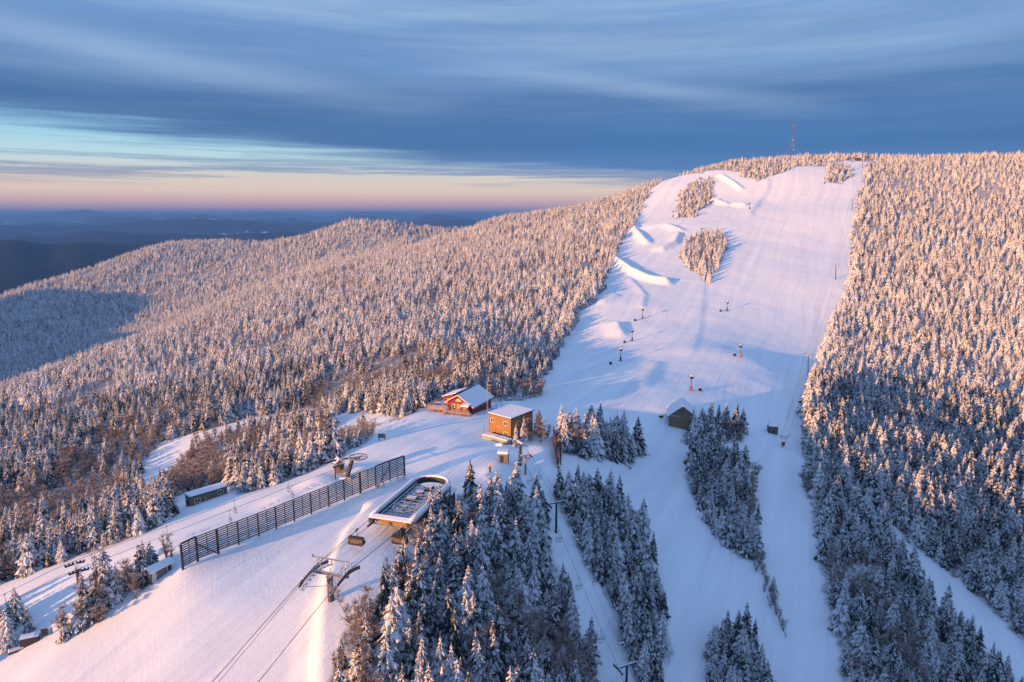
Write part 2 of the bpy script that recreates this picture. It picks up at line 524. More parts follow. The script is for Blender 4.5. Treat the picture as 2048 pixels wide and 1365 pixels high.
skid = noise(nt, mapping(nt, gv2, scale=(2.4, 0.10, 0), loc=(5, 9, 0)), 1.0, 3, 0.7)
mask = ramp(nt, noise(nt, ob, 0.045, 3, 0.6), [(0.46, 0), (0.60, 1)])
hsum = mth(nt, 'ADD', hsum, mth(nt, 'MULTIPLY', mth(nt, 'MULTIPLY', skid, mask), 0.09))
hsum = mth(nt, 'ADD', hsum, mth(nt, 'ADD', mth(nt, 'MULTIPLY', lump, 0.16), mth(nt, 'MULTIPLY', grain, 0.05)))
bump(nt, b, hsum, 0.42, 1.0)
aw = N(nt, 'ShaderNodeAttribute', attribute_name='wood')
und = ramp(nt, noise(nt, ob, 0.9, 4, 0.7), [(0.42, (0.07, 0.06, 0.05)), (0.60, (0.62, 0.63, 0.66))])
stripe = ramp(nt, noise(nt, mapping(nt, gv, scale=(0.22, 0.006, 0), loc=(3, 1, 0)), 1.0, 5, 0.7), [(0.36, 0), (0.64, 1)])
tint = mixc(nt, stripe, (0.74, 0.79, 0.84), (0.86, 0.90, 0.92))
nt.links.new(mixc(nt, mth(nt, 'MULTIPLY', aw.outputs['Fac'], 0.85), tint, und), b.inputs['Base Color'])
b.inputs['Roughness'].default_value = 0.75
b.inputs['Specular IOR Level'].default_value = 0.25
me.materials.append(m)
ground = bpy.data.objects.new('snowy_mountain', me); C.objects.link(ground)
tag(ground, 'snow covered mountain with groomed white pistes rising to a rounded summit', None, None, 'structure')

# ------------------------------------------------------------------ the valley and the far hills, one sheet
na, nr = 420, 330
az = np.radians(np.linspace(-75, 75, na)); rr = np.exp(np.linspace(math.log(1700), math.log(70000), nr))
A, R = np.meshgrid(az, rr)
X = (R * np.sin(A)).ravel(); Y = (R * np.cos(A)).ravel(); ad = np.degrees(A.ravel()); Rf = R.ravel()
Z = -620 + 60 * vnoise(X / 1700, Y / 1700, 31) + 25 * vnoise(X / 600, Y / 600, 32)
def crest(r0, wr, zc):
    global Z
    t = (np.log(Rf) - math.log(r0)) / wr
    zz = -620 + (zc + 620) * np.exp(-t * t)
    Z = np.maximum(Z, zz)
lo = lambda f, s, amp: amp * vnoise(ad / f, np.log(Rf) * 1.5, s)
crest(5600, 0.33, -175 - (ad + 36) * 3.6 + lo(6, 41, 45) + lo(1.7, 42, 16))
crest(9500, 0.16, -235 + lo(5, 43, 60) + lo(1.3, 44, 20))
crest(14500, 0.13, -190 + 85 * np.exp(-((ad + 24.2) / 4.2) ** 2) + 60 * np.exp(-((ad + 9) / 6) ** 2) + lo(4, 45, 55) + lo(1.1, 46, 22))
crest(21000, 0.10, -130 + 55 * np.exp(-((ad + 8) / 4.0) ** 2) + lo(3, 47, 110) + lo(0.9, 48, 45))
crest(33000, 0.12, 35 + 170 * np.exp(-(np.abs(ad + 31.6) / 1.6) ** 1.3) + 130 * np.exp(-((ad + 10.7) / 1.5) ** 2) + lo(3.2, 49, 150) + lo(0.8, 50, 75))
Z += 14 * vnoise(X / 260, Y / 260, 51)
me2 = bpy.data.meshes.new('distant_hills')
me2.vertices.add(na * nr); me2.vertices.foreach_set('co', np.stack([X, Y, Z], 1).ravel())
ii = np.arange((nr - 1) * (na - 1)); v0 = (ii // (na - 1)) * na + ii % (na - 1)
quads = np.stack([v0, v0 + 1, v0 + na + 1, v0 + na], 1)
me2.loops.add(len(quads) * 4); me2.loops.foreach_set('vertex_index', quads.ravel())
me2.polygons.add(len(quads)); me2.polygons.foreach_set('loop_start', np.arange(len(quads)) * 4)
me2.polygons.foreach_set('use_smooth', np.ones(len(quads), bool)); me2.update(); me2.validate()
m, nt, b = new_mat('valley_forest')
ge = N(nt, 'ShaderNodeNewGeometry'); pos = ge.outputs['Position']
f1 = noise(nt, pos, 0.0011, 6, 0.65)
f2 = noise(nt, pos, 0.006, 5, 0.7)
base = mixc(nt, f2, (0.004, 0.010, 0.016), (0.045, 0.050, 0.065))
field = ramp(nt, f1, [(0.60, 0), (0.63, 1)])
f3 = ramp(nt, noise(nt, pos, 0.0035, 3, 0.5), [(0.50, 0), (0.54, 1)])
base = mixc(nt, mth(nt, 'MULTIPLY', field, f3), base, (0.75, 0.77, 0.8))
nt.links.new(base, b.inputs['Base Color']); b.inputs['Roughness'].default_value = 0.95; b.inputs['Specular IOR Level'].default_value = 0.1
me2.materials.append(m)
far_o = bpy.data.objects.new('distant_hills', me2); C.objects.link(far_o)
tag(far_o, 'dark blue wooded valley and rows of distant hills under the horizon', None, None, 'structure')

# ------------------------------------------------------------------ sky
SUN_AZ = math.radians(50)     # the light travels forward and to the right
SUN_EL = math.radians(7.7)
w = bpy.data.worlds.new('World'); sc.world = w; w.use_nodes = True
nt = w.node_tree; nt.nodes.clear()
out = N(nt, 'ShaderNodeOutputWorld')
sky = N(nt, 'ShaderNodeTexSky', sky_type='NISHITA', sun_disc=False)
sky.sun_elevation = SUN_EL; sky.sun_rotation = SUN_AZ + PI; sky.altitude = 1200; sky.air_density = 1.2; sky.dust_density = 2.0; sky.ozone_density = 3.0
bg1 = N(nt, 'ShaderNodeBackground'); nt.links.new(sky.outputs[0], bg1.inputs[0]); bg1.inputs[1].default_value = 0.08
tc = N(nt, 'ShaderNodeTexCoord'); g = tc.outputs['Generated']
sp = N(nt, 'ShaderNodeSeparateXYZ'); nt.links.new(g, sp.inputs[0])
e = mth(nt, 'MULTIPLY', mth(nt, 'ARCSINE', sp.outputs[2]), 180 / PI)
a = mth(nt, 'MULTIPLY', mth(nt, 'ARCTAN2', sp.outputs[0], sp.outputs[1]), 180 / PI)
cv = N(nt, 'ShaderNodeCombineXYZ'); nt.links.new(a, cv.inputs[0]); nt.links.new(e, cv.inputs[1])
# the open band of evening air near the horizon
E = lambda v: (v + 2) / 22
clear = ramp(nt, mth(nt, 'DIVIDE', mth(nt, 'ADD', e, 2), 22, clamp=True), [
    (0.0, s2l(128, 122, 158)), (E(0.2), s2l(186, 150, 168)), (E(0.9), s2l(224, 180, 172)), (E(1.8), s2l(238, 210, 188)), (E(2.9), s2l(222, 212, 198)),
    (E(4.2), s2l(192, 222, 227)), (E(5.8), s2l(158, 208, 230)), (E(8), s2l(110, 168, 215)), (1.0, s2l(100, 150, 210))])
cloud_c = ramp(nt, mth(nt, 'DIVIDE', mth(nt, 'ADD', e, 2), 22, clamp=True), [
    (0.0, s2l(136, 124, 160)), (E(2.2), s2l(146, 146, 170)), (E(3.6), s2l(116, 140, 178)), (E(5.2), s2l(70, 110, 160)), (E(8), s2l(70, 108, 158)), (E(11.5), s2l(102, 140, 188)), (E(15), s2l(112, 150, 198)), (1.0, s2l(110, 155, 208))])
low_right = ramp(nt, mth(nt, 'DIVIDE', mth(nt, 'ADD', a, 40), 80, clamp=True), [(0.3, 0), (0.62, 1)])
cloud_c = mixc(nt, mth(nt, 'MULTIPLY', low_right, ramp(nt, mth(nt, 'DIVIDE', e, 10, clamp=True), [(0.0, 1), (0.75, 0.5), (1, 0.0)])), cloud_c, s2l(54, 108, 170))
# lower edge of the big cloud sheet sinks to the right
line = mth(nt, 'MULTIPLY_ADD', a, -0.093, 2.9)
n_edge = noise(nt, mapping(nt, cv.outputs[0], scale=(0.030, 0.85, 1), rot=(0, 0, math.radians(3)), loc=(2.2, .7, 0)), 1.0, 6, 0.62)
de = mth(nt, 'SUBTRACT', mth(nt, 'ADD', e, mth(nt, 'MULTIPLY', n_edge, 4.4)), mth(nt, 'ADD', line, 2.2))
sheet = mth(nt, 'SMOOTH_MIN', 1.0, mth(nt, 'MULTIPLY', mth(nt, 'ADD', de, 0.2), 0.75), 0.3)
sheet = mth(nt, 'MAXIMUM', sheet, 0.0)
# long streaks, thin and tilted
n_st = noise(nt, mapping(nt, cv.outputs[0], scale=(0.034, 1.25, 1), rot=(0, 0, math.radians(4)), loc=(3.1, 0.4, 0)), 1.0, 7, 0.66)
st1 = ramp(nt, n_st, [(0.46, 0), (0.56, 1)])
low = ramp(nt, mth(nt, 'DIVIDE', e, 8, clamp=True), [(0.24, 0), (0.34, 0.7), (0.42, 0.75), (0.60, 0.35), (0.8, 0.1)])
streak = mth(nt, 'MULTIPLY', st1, low)
cov = mth(nt, 'MAXIMUM', mth(nt, 'MULTIPLY', sheet, 0.98), streak)
n_hi = noise(nt, mapping(nt, cv.outputs[0], scale=(0.022, 0.30, 1), rot=(0, 0, math.radians(13)), loc=(1.3, 2.0, 0)), 1.0, 8, 0.62)
hi = ramp(nt, n_hi, [(0.42, 0), (0.70, 1)])
hi = mth(nt, 'MULTIPLY', hi, ramp(nt, mth(nt, 'DIVIDE', e, 20, clamp=True), [(0.25, 0.0), (0.5, 0.35), (0.8, 0.95)]))
cl = mixc(nt, hi, cloud_c, s2l(160, 188, 218))
n_d = noise(nt, mapping(nt, cv.outputs[0], scale=(0.035, 0.42, 1), rot=(0, 0, math.radians(8)), loc=(7.3, 5.0, 0)), 1.0, 8, 0.64)
cl = mixc(nt, 1.0, cl, mth(nt, 'MULTIPLY_ADD', n_d, 0.45, 0.8), 'MULTIPLY')
def streak_at(e0, k, a0, a1, a2, wd_):
    u = mth(nt, 'DIVIDE', mth(nt, 'SUBTRACT', mth(nt, 'ADD', e, mth(nt, 'MULTIPLY_ADD', n_d, 1.6, -0.8)), mth(nt, 'MULTIPLY_ADD', a, k, e0)), wd_)
    g_ = mth(nt, 'EXPONENT', mth(nt, 'MULTIPLY', mth(nt, 'MULTIPLY', u, u), -1.0))
    return mth(nt, 'MULTIPLY', g_, ramp(nt, mth(nt, 'DIVIDE', mth(nt, 'ADD', a, 75), 150, clamp=True), [((a0 + 75) / 150, 0), ((a1 + 75) / 150, 1), ((a2 + 75) / 150, 0)]))
pale = mth(nt, 'MAXIMUM', streak_at(11.2, -0.15, -12, 12, 27, 0.8), streak_at(7.6, -0.121, -60, -28, -2, 1.0))
cl = mixc(nt, mth(nt, 'MULTIPLY', pale, 0.5), cl, s2l(165, 190, 222))
vis = mixc(nt, cov, clear, cl)
# overhead the cloud is bright and blue
up = ramp(nt, mth(nt, 'DIVIDE', e, 90, clamp=True), [(0.18, 0), (0.42, 1)])
vis = mixc(nt, up, vis, (0.26, 0.40, 0.74))
bg2 = N(nt, 'ShaderNodeBackground'); nt.links.new(vis, bg2.inputs[0]); bg2.inputs[1].default_value = 0.645
mx = N(nt, 'ShaderNodeMixShader'); mx.inputs[0].default_value = 0.96
nt.links.new(bg1.outputs[0], mx.inputs[1]); nt.links.new(bg2.outputs[0], mx.inputs[2])
nt.links.new(mx.outputs[0], out.inputs[0])
SKY_BG2 = bg2

sun_d = bpy.data.lights.new('sun', 'SUN'); sun_d.energy = 4.8; sun_d.angle = math.radians(0.6); sun_d.color = (1.0, 0.48, 0.175)
sun = bpy.data.objects.new('sun', sun_d); C.objects.link(sun)
dv = Vector((math.sin(SUN_AZ) * math.cos(SUN_EL), math.cos(SUN_AZ) * math.cos(SUN_EL), -math.sin(SUN_EL)))
sun.rotation_euler = dv.to_track_quat('-Z', 'Y').to_euler()

# ------------------------------------------------------------------ evening air
HAZE = 6.5e-5
if HAZE:
    hb = MB(); hb.box((0, 33000, -470), (160000, 74000, 1240 ))
    m = bpy.data.materials.new('haze_air'); m.use_nodes = True; nt = m.node_tree; nt.nodes.clear()
    o_ = N(nt, 'ShaderNodeOutputMaterial'); pv = N(nt, 'ShaderNodeVolumePrincipled')
    pv.inputs['Color'].default_value = (0.13, 0.38, 0.92, 1); pv.inputs['Density'].default_value = HAZE; pv.inputs['Anisotropy'].default_value = 0.0
    nt.links.new(pv.outputs[0], o_.inputs['Volume'])
    MAT['haze'] = m
    h = hb.build('haze', 'haze'); h['kind'] = 'stuff'; h['label'] = 'thin blue evening haze over the valley'
sc.view_settings.view_transform = 'Standard'; sc.view_settings.look = 'None'; sc.view_settings.gamma = 1.0
sc.view_settings.exposure = 0.77
sc.cycles.use_denoising = True
sc.cycles.max_bounces = 5; sc.cycles.diffuse_bounces = 3; sc.cycles.volume_bounces = 0
sc.cycles.sample_clamp_indirect = 6
# ------------------------------------------------------------------ trees
m, nt, b = new_mat('snowy_needles')
av = N(nt, 'ShaderNodeAttribute', attribute_name='snow'); tc = N(nt, 'ShaderNodeTexCoord')
oi = N(nt, 'ShaderNodeObjectInfo')
nn = noise(nt, tc.outputs['Object'], 5.5, 4, 0.85)
f = mth(nt, 'ADD', av.outputs['Fac'], mth(nt, 'MULTIPLY_ADD', nn, 1.5, -0.82))
f = mth(nt, 'ADD', f, mth(nt, 'MULTIPLY_ADD', oi.outputs['Random'], 0.20, -0.12))
f = mth(nt, 'MULTIPLY', mth(nt, 'SUBTRACT', f, 0.30, clamp=True), 3.2, clamp=True)
dark = mixc(nt, oi.outputs['Random'], (0.026, 0.036, 0.032), (0.050, 0.046, 0.038))
nt.links.new(mixc(nt, f, dark, (0.78, 0.79, 0.83)), b.inputs['Base Color'])
b.inputs['Roughness'].default_value = 0.85; b.inputs['Specular IOR Level'].default_value = 0.1
MAT['needles'] = m
worn('bark', (0.11, 0.08, 0.065), 0.9, 0.4, 6)
m, nt, b = new_mat('frosted_twigs')
oi = N(nt, 'ShaderNodeObjectInfo'); tc = N(nt, 'ShaderNodeTexCoord'); av = N(nt, 'ShaderNodeAttribute', attribute_name='snow')
nn = noise(nt, tc.outputs['Object'], 1.5, 3, 0.6)
f = mth(nt, 'MULTIPLY', mth(nt, 'SUBTRACT', mth(nt, 'ADD', mth(nt, 'MULTIPLY', av.outputs['Fac'], 0.7), mth(nt, 'MULTIPLY', nn, 0.7)), 0.45, clamp=True), 2.0, clamp=True)
br = mixc(nt, oi.outputs['Random'], (0.20, 0.10, 0.055), (0.14, 0.10, 0.08))
nt.links.new(mixc(nt, f, br, (0.66, 0.62, 0.62)), b.inputs['Base Color'])
b.inputs['Roughness'].default_value = 0.9
MAT['twigs'] = m

def raw_mesh(name, V, Fc, snow, mat):
    me = bpy.data.meshes.new(name)
    me.from_pydata(V, [], Fc)
    me.materials.append(MAT[mat])
    at = me.attributes.new('snow', 'FLOAT', 'POINT')
    at.data.foreach_set('value', np.array(snow, dtype=np.float32))
    me.update()
    return me

def spruce_crown(seed, H=8.0, R=1.7, tiers=17, nb=9, fine=True, frost=0.0, low=0.06):
    r = random.Random(seed)
    V = []; Fc = []; S_ = []
    def tri(a, b_, c, sa, sb, sc_):
        o = len(V); V.extend([a, b_, c]); S_.extend([sa, sb, sc_]); Fc.append((o, o + 1, o + 2))
    def spray(p0, ph, L, w, slope, sn, droop):
        d = Vector((math.cos(ph), math.sin(ph), 0)); s = Vector((-d.y, d.x, 0))
        mid = p0 + d * (L * 0.55) + Vector((0, 0, -L * slope * 0.45 + 0.08 * L))
        tip = p0 + d * L + Vector((0, 0, -L * slope - 0.06 * L))
        l = p0 + d * (L * 0.62) + s * w + Vector((0, 0, -L * slope * 0.75 - droop)); rr = p0 + d * (L * 0.62) - s * w + Vector((0, 0, -L * slope * 0.75 - droop))
        e = sn * 0.5
        o = len(V); V.extend([p0, mid, tip, l, rr]); S_.extend([sn, sn, sn * 0.8, e, e])
        Fc.extend([(o, o + 1, o + 3), (o, o + 4, o + 1), (o + 1, o + 2, o + 3), (o + 1, o + 4, o + 2)])
    lopx, lopy = r.uniform(-.12, .12), r.uniform(-.12, .12)
    for i in range(tiers):
        t = (i + r.uniform(-.25, .25)) / tiers
        t = min(max(t, 0), 0.985)
        z = H * (low + (1 - low) * t)
        rad = R * (1 - t) ** 0.78 * r.uniform(0.72, 1.12) + 0.10
        n = max(4, int(nb * (0.55 + 0.45 * (1 - t)) + 0.5))
        ph0 = r.uniform(0, 6.28)
        slope = (0.60 if fine else 0.75) + 0.25 * (1 - t) + r.uniform(-.08, .12)
        for k in range(n):
            ph = ph0 + 2 * PI * k / n + r.uniform(-.3, .3)
            L = rad * r.uniform(0.65, 1.18)
            sn = min(1, max(0.05, r.uniform(0.25, 1.0) + frost))
            p0 = Vector((lopx * t, lopy * t, z + r.uniform(-.12, .12)))
            w = max(0.11, L * r.uniform(0.22, 0.34))
            spray(p0, ph, L, w, slope, sn, 0.16 + 0.10 * L)
            if fine:
                for q in range(3):
                    u = r.uniform(0.35, 0.9)
                    d = Vector((math.cos(ph), math.sin(ph), 0))
                    pp = p0 + d * (L * u) + Vector((0, 0, -L * u * slope * 0.85))
                    spray(pp, ph + r.choice((-1, 1)) * r.uniform(0.4, 1.1), L * r.uniform(0.25, 0.42), w * 0.5, slope + r.uniform(0, .5), min(1, sn + r.uniform(-.3, .25)), 0.08)
    # leader
    for k in range(3):
        a = k * 2.1
        tri(Vector((lopx, lopy, H * 1.03)), Vector((0.09 * math.cos(a) + lopx, 0.09 * math.sin(a) + lopy, H * 0.94)), Vector((0.09 * math.cos(a + 2.1) + lopx, 0.09 * math.sin(a + 2.1) + lopy, H * 0.94)), .8, .4, .4)
    return [tuple(v) for v in V], Fc, S_

def trunk_mb(H, r0):
    mb = MB(); mb.cyl((0, 0, -0.6), (0, 0, H * 0.45), r0, r0 * 0.62, 7); mb.cyl((0, 0, H * 0.45), (0, 0, H * 0.93), r0 * 0.62, 0.03, 6)
    return mb

def bare_parts(seed, H=6.0, W=2.1, ntw=420):
    """limbs (wood) and a haze of fine frosted twigs"""
    r = random.Random(seed)
    limbs = MB(); V = []; Fc = []; S_ = []
    nst = r.choice((2, 3, 4))
    ends = []
    for k in range(nst):
        a = r.uniform(0, 6.28); lean = r.uniform(.1, .35)
        base = Vector((r.uniform(-.15, .15), r.uniform(-.15, .15), -0.4))
        p = base; rad = 0.09
        for s in range(4):
            q = p + Vector((math.cos(a) * lean * H * .25, math.sin(a) * lean * H * .25, H * 0.22))
            limbs.cyl(p, q, rad, rad * 0.7, 5)
            for j in range(3):
                b_ = r.uniform(0, 6.28); L = H * r.uniform(.14, .26) * (1 - s * .12)
                e = q + Vector((math.cos(b_) * L * .75, math.sin(b_) * L * .75, L * r.uniform(.5, 1.0)))
                limbs.cyl(q, e, rad * .45, 0.02, 4)
                ends.append((q, e))
            p = q; rad *= .7; a += r.uniform(-.6, .6)
    for i in range(ntw):
        q, e = r.choice(ends)
        t = r.uniform(.15, 1.0); p = q + (e - q) * t
        d = Vector((r.gauss(0, .6), r.gauss(0, .6), r.uniform(.1, 1.1))).normalized()
        L = r.uniform(.35, 1.0) * H * .16
        s = d.cross(Vector((r.gauss(0, 1), r.gauss(0, 1), r.gauss(0, 1)))).normalized() * r.uniform(.022, .05)
        o = len(V); V.extend([tuple(p - s), tuple(p + s), tuple(p + d * L)])
        k = r.uniform(0, 1); S_.extend([k * .5, k * .5, k]); Fc.append((o, o + 1, o + 2))
        for j in range(2):
            u = r.uniform(.3, .8); pp = p + d * (L * u); dd = (d + Vector((r.gauss(0, .5), r.gauss(0, .5), r.gauss(0, .3)))).normalized()
            o = len(V); V.extend([tuple(pp - s * .6), tuple(pp + s * .6), tuple(pp + dd * L * .55)]); S_.extend([k, k, k]); Fc.append((o, o + 1, o + 2))
    return limbs, V, Fc, S_

NV = 7
near_spruce = []
for i in range(NV):
    H = 8.0; R = [1.6, 1.85, 2.1, 1.75, 2.3, 1.45, 1.95][i]
    V, Fc, S_ = spruce_crown(100 + i, H, R, [19, 18, 17, 20, 16, 19, 17][i], [9, 10, 10, 9, 11, 8, 10][i], True, [0, .12, .22, .08, .26, -.06, .16][i], [.05, .1, .04, .16, .05, .22, .08][i])
    near_spruce.append((raw_mesh('crown', V, Fc, S_, 'needles'), trunk_mb(H, 0.15)))
near_bare = []
for i in range(5):
    limbs, V, Fc, S_ = bare_parts(300 + i, [6, 6.5, 5, 4, 6][i], 2, [420, 520, 460, 420, 560][i])
    near_bare.append((raw_mesh('crown', V, Fc, S_, 'twigs'), limbs))

# scatter
def scatter():
    pts = []
    for (r0, r1, sp) in ((60, 175, 2.35), (175, 360, 2.9), (360, 620, 3.0), (620, 1000, 3.8), (1000, 1900, 6.0)):
        xs = np.arange(-r1 * 1.05, r1 * 1.0, sp); ys = np.arange(max(20, r0 * .5), r1, sp)
        gx_, gy_ = np.meshgrid(xs, ys)
        x = gx_.ravel() + RNG.uniform(-.46, .46, gx_.size) * sp; y = gy_.ravel() + RNG.uniform(-.46, .46, gx_.size) * sp
        r = np.hypot(x, y)
        k = (r >= r0) & (r < r1) & (np.abs(x) < y * 0.92 + 45)
        pts.append(np.stack([x[k], y[k], np.full(k.sum(), sp)], 1))
    return np.concatenate(pts)
pts = scatter()
x, y, sp = pts.T
z = height(x, y)
wdm, px, py, dep = wooded(x, y, z)
keep = wdm & (px > -170) & (px < 2220)
# leave out what lies behind the skylines
nb_az = 700
azg = np.linspace(-0.80, 0.80, nb_az); rg = np.exp(np.linspace(math.log(60), math.log(1950), 260))
AA, RR = np.meshgrid(azg, rg)
EL = ((height((RR * np.sin(AA)).ravel(), (RR * np.cos(AA)).ravel())).reshape(AA.shape)) / RR
CM = np.maximum.accumulate(EL, 0)
rad = np.hypot(x, y); az_ = np.arctan2(x, y)
ia = np.clip(np.round((az_ + .80) / 1.6 * (nb_az - 1)).astype(int), 0, nb_az - 1)
ir = np.clip(np.searchsorted(rg, rad * 0.97) - 1, 0, len(rg) - 1)
keep &= ((z + 9.0) / rad) > CM[ir, ia] - 0.002
x, y, z, px, py, dep, sp = (q[keep] for q in (x, y, z, px, py, dep, sp))
n = len(x)
# kind, size
bn = vnoise(x / 26, y / 26, 61) + 0.5 * vnoise(x / 9, y / 9, 62)
bare_bias = np.full(n, -0.55)
def bias(poly, v):
    global bare_bias
    bare_bias = np.where(inpoly(px, py, poly), v, bare_bias)
bias([(300, 1000), (370, 880), (450, 860), (640, 840), (680, 900), (560, 960)], 0.25)
bias([(120, 860), (330, 860), (300, 960), (180, 1060), (0, 1080), (0, 960)], -0.15)
bias([(640, 930), (670, 860), (750, 850), (755, 885)], 0.5)
bias([(740, 1240), (760, 1130), (860, 1040), (1010, 1000), (1080, 1060), (1010, 1090), (900, 1120), (830, 1230)], 0.12)
bias([(660, 640), (980, 560), (1100, 640), (1000, 760), (800, 800), (560, 800)], -0.35)
bias(ISLANDS[9], 1.5)
bias(ISLANDS[11], 0.1)
bias(ISLANDS[3], 0.7)
bias([(640, 1365), (700, 1300), (1080, 1280), (1200, 1365), (1200, 1500), (640, 1500)], 0.1)
bias([(650, 1420), (690, 1250), (750, 1130), (830, 1060), (880, 1060), (800, 1180), (740, 1300), (720, 1420)], 0.0)
bias([(1580, 600), (2300, 600), (2300, 1700), (1580, 1700)], -0.95)
is_bare = (bn + bare_bias + RNG.uniform(-.5, .5, n)) > 0
sc_ = (0.5 + 0.72 * RNG.uniform(0, 1, n) ** 0.8) * (1 + 0.22 * vnoise(x / 15, y / 15, 71) + 0.10 * vnoise(x / 60, y / 60, 72))
sc_ *= np.clip(1.0 - (z + 20) / 200, 0.72, 1.0)               # stunted toward the summit
sc_ *= np.where(sp > 5, 1.15, np.where(dep > 280, 0.86, 0.93))
sc_ = np.where(inpoly(px, py, ISLANDS[9]), 0.5, sc_)
sc_ = np.where(inpoly(px, py, ISLANDS[11]) | inpoly(px, py, ISLANDS[3]), sc_ * 0.85, sc_)
sc_ = np.where(inpoly(px, py, [(640, 920), (670, 850), (760, 840), (760, 890)]), sc_ * 0.6, sc_)
_gap = (px > 292) & (px < 348) & (py > 1142) & (py < 1182)
_gap |= (px > 318) & (px < 372) & (py > 1108) & (py < 1150)
sc_ = np.where(inpoly(px, py, ISLANDS[4]), sc_ * 1.18, sc_)
_rt = (px > 1600) & (dep > 230)
sc_ = np.where(_rt, sc_ * 1.22, np.where(dep > 330, sc_ * 1.08, sc_))
_gap |= _rt & (RNG.uniform(0, 1, n) < 0.24)
_gap |= (~_rt) & (dep > 330) & (RNG.uniform(0, 1, n) < 0.08)
drop = _gap | (RNG.uniform(0, 1, n) < np.where(is_bare, 0.10, 0.04 + 0.35 * (vnoise(x / 11, y / 11, 81) > 0.62)))
x, y, z, px, py, dep, sp, is_bare, sc_ = (q[~drop] for q in (x, y, z, px, py, dep, sp, is_bare, sc_))
n = len(x)
rot = RNG.uniform(0, 6.28, n)
var = RNG.integers(0, 100, n)
print('trees', n, 'bare', int(is_bare.sum()))

# single, placed trees
EXTRA = [(862, 1056, 1.0, 0), (880, 1046, .95, 0), (900, 1040, .9, 0), (915, 1030, .7, 1), (941, 1000, 1.12, 0), (1048, 880, 0.8, 0), (1382, 884, .45, 0), (1450, 868, 1.35, 0), (1468, 872, 1.3, 0), (1440, 876, 1.1, 0), (1374, 890, .5, 1), (1032, 890, .7, 0), (1062, 884, .55, 1)]
for k_, (hx, hy) in enumerate([(1505, 1112), (1510, 1122), (1518, 1130), (1522, 1140), (1526, 1150), (1532, 1160), (1534, 1172), (1540, 1184), (1543, 1195), (1547, 1206), (1551, 1218), (1553, 1230), (1558, 1242), (1563, 1252), (1566, 1262), (1572, 1274)]):
    EXTRA.append((hx, hy, 0.48 + 0.25 * ((k_ * 7) % 5) / 5 - 0.012 * k_, 1))
for hx, hy, hs, hb in [(130, 1280, .6, 0), (142, 1270, .7, 1), (156, 1262, .6, 0), (165, 1252, .8, 1), (178, 1250, .75, 0), (186, 1238, .9, 1), (196, 1232, .9, 0), (205, 1222, .7, 1), (214, 1215, 1.0, 0), (226, 1205, .9, 1), (236, 1196, .8, 0), (246, 1192, .9, 1),
                       (200, 1200, 1.1, 0), (216, 1190, 1.15, 0), (258, 1182, .9, 1), (270, 1174, .95, 1), (284, 1168, .9, 0), (292, 1150, .8, 0), (304, 1140, .7, 0), (332, 1116, .75, 1), (340, 1122, .7, 1), (172, 1236, 1.0, 0)]:
    EXTRA.append((hx, hy, hs, hb))
for ex, ey, es, eb in EXTRA:
    q = G(ex, ey)
    x = np.append(x, q.x); y = np.append(y, q.y); z = np.append(z, q.z); px = np.append(px, ex); py = np.append(py, ey); dep = np.append(dep, q.y * ct - q.z * st)
    is_bare = np.append(is_bare, bool(eb)); sc_ = np.append(sc_, es); rot = np.append(rot, ex * 1.7); var = np.append(var, int(ex + ey) % 97); sp = np.append(sp, 3)
n = len(x)

topx, topy, _ = project(x, y, z + 8 * sc_)
inframe = (px > 5) & (px < 2043) & (topy < 1350) & (py > 0)
size = np.where(inframe, (py - topy), 0)
def pick(mask, count):
    idx = np.nonzero(mask & inframe)[0]
    return idx[np.argsort(-size[idx])][:count]
sel_s = pick(~is_bare, 292)
sel_b = pick(is_bare, 120)
chosen = np.zeros(n, bool); chosen[sel_s] = True; chosen[sel_b] = True

# ---- wording: which wood a tree stands in, its row and place in the row
STANDS = [
    ('wood below the terminal', 'trees below the lift terminal', ISLANDS[5]),
    ('wood right of the chairlift', 'trees beside the double chairlift', ISLANDS[6]),
    ('clump beside the barn', 'trees beside the barn', ISLANDS[7]),
    ('island wood below the barn', 'trees of the island below the barn', ISLANDS[8]),
    ('hedge between lower runs', 'bushes between the lower runs', ISLANDS[9]),
    ('small stand at bottom edge', 'trees of the bottom stand', ISLANDS[10]),
    ('thicket around the shed', 'trees around the small shed', ISLANDS[11]),
    ('clump by the dark crate', 'trees of the corner clump', ISLANDS[12]),
    ('clump behind the board fence', 'trees behind the board fence', ISLANDS[4]),
    ('bushes by the orange building', 'trees beside the orange building', ISLANDS[3]),
]
def stand_of(i):
    q = np.array([px[i]]), np.array([py[i]])
    for nm, gp, poly in STANDS:
        if inpoly(q[0], q[1], poly)[0]: return nm, gp
    if px[i] > 1500:
        u = (px[i] - 1742) / (2048 - 1742)
        if px[i] > 1742 and py[i] < 1012 + u * 278 + 12: return 'forest above the narrow run', 'trees above the narrow run'
        return 'forest below the narrow run', 'trees below the narrow run'
    return 'forest along the left chairlift', 'trees along the left chairlift'
ORD = ['first', 'second', 'third', 'fourth', 'fifth', 'sixth', 'seventh', 'eighth', 'ninth', 'tenth', 'eleventh', 'twelfth', 'thirteenth', 'fourteenth', 'fifteenth',
       'sixteenth', 'seventeenth', 'eighteenth', 'nineteenth', 'twentieth']
labels = {}
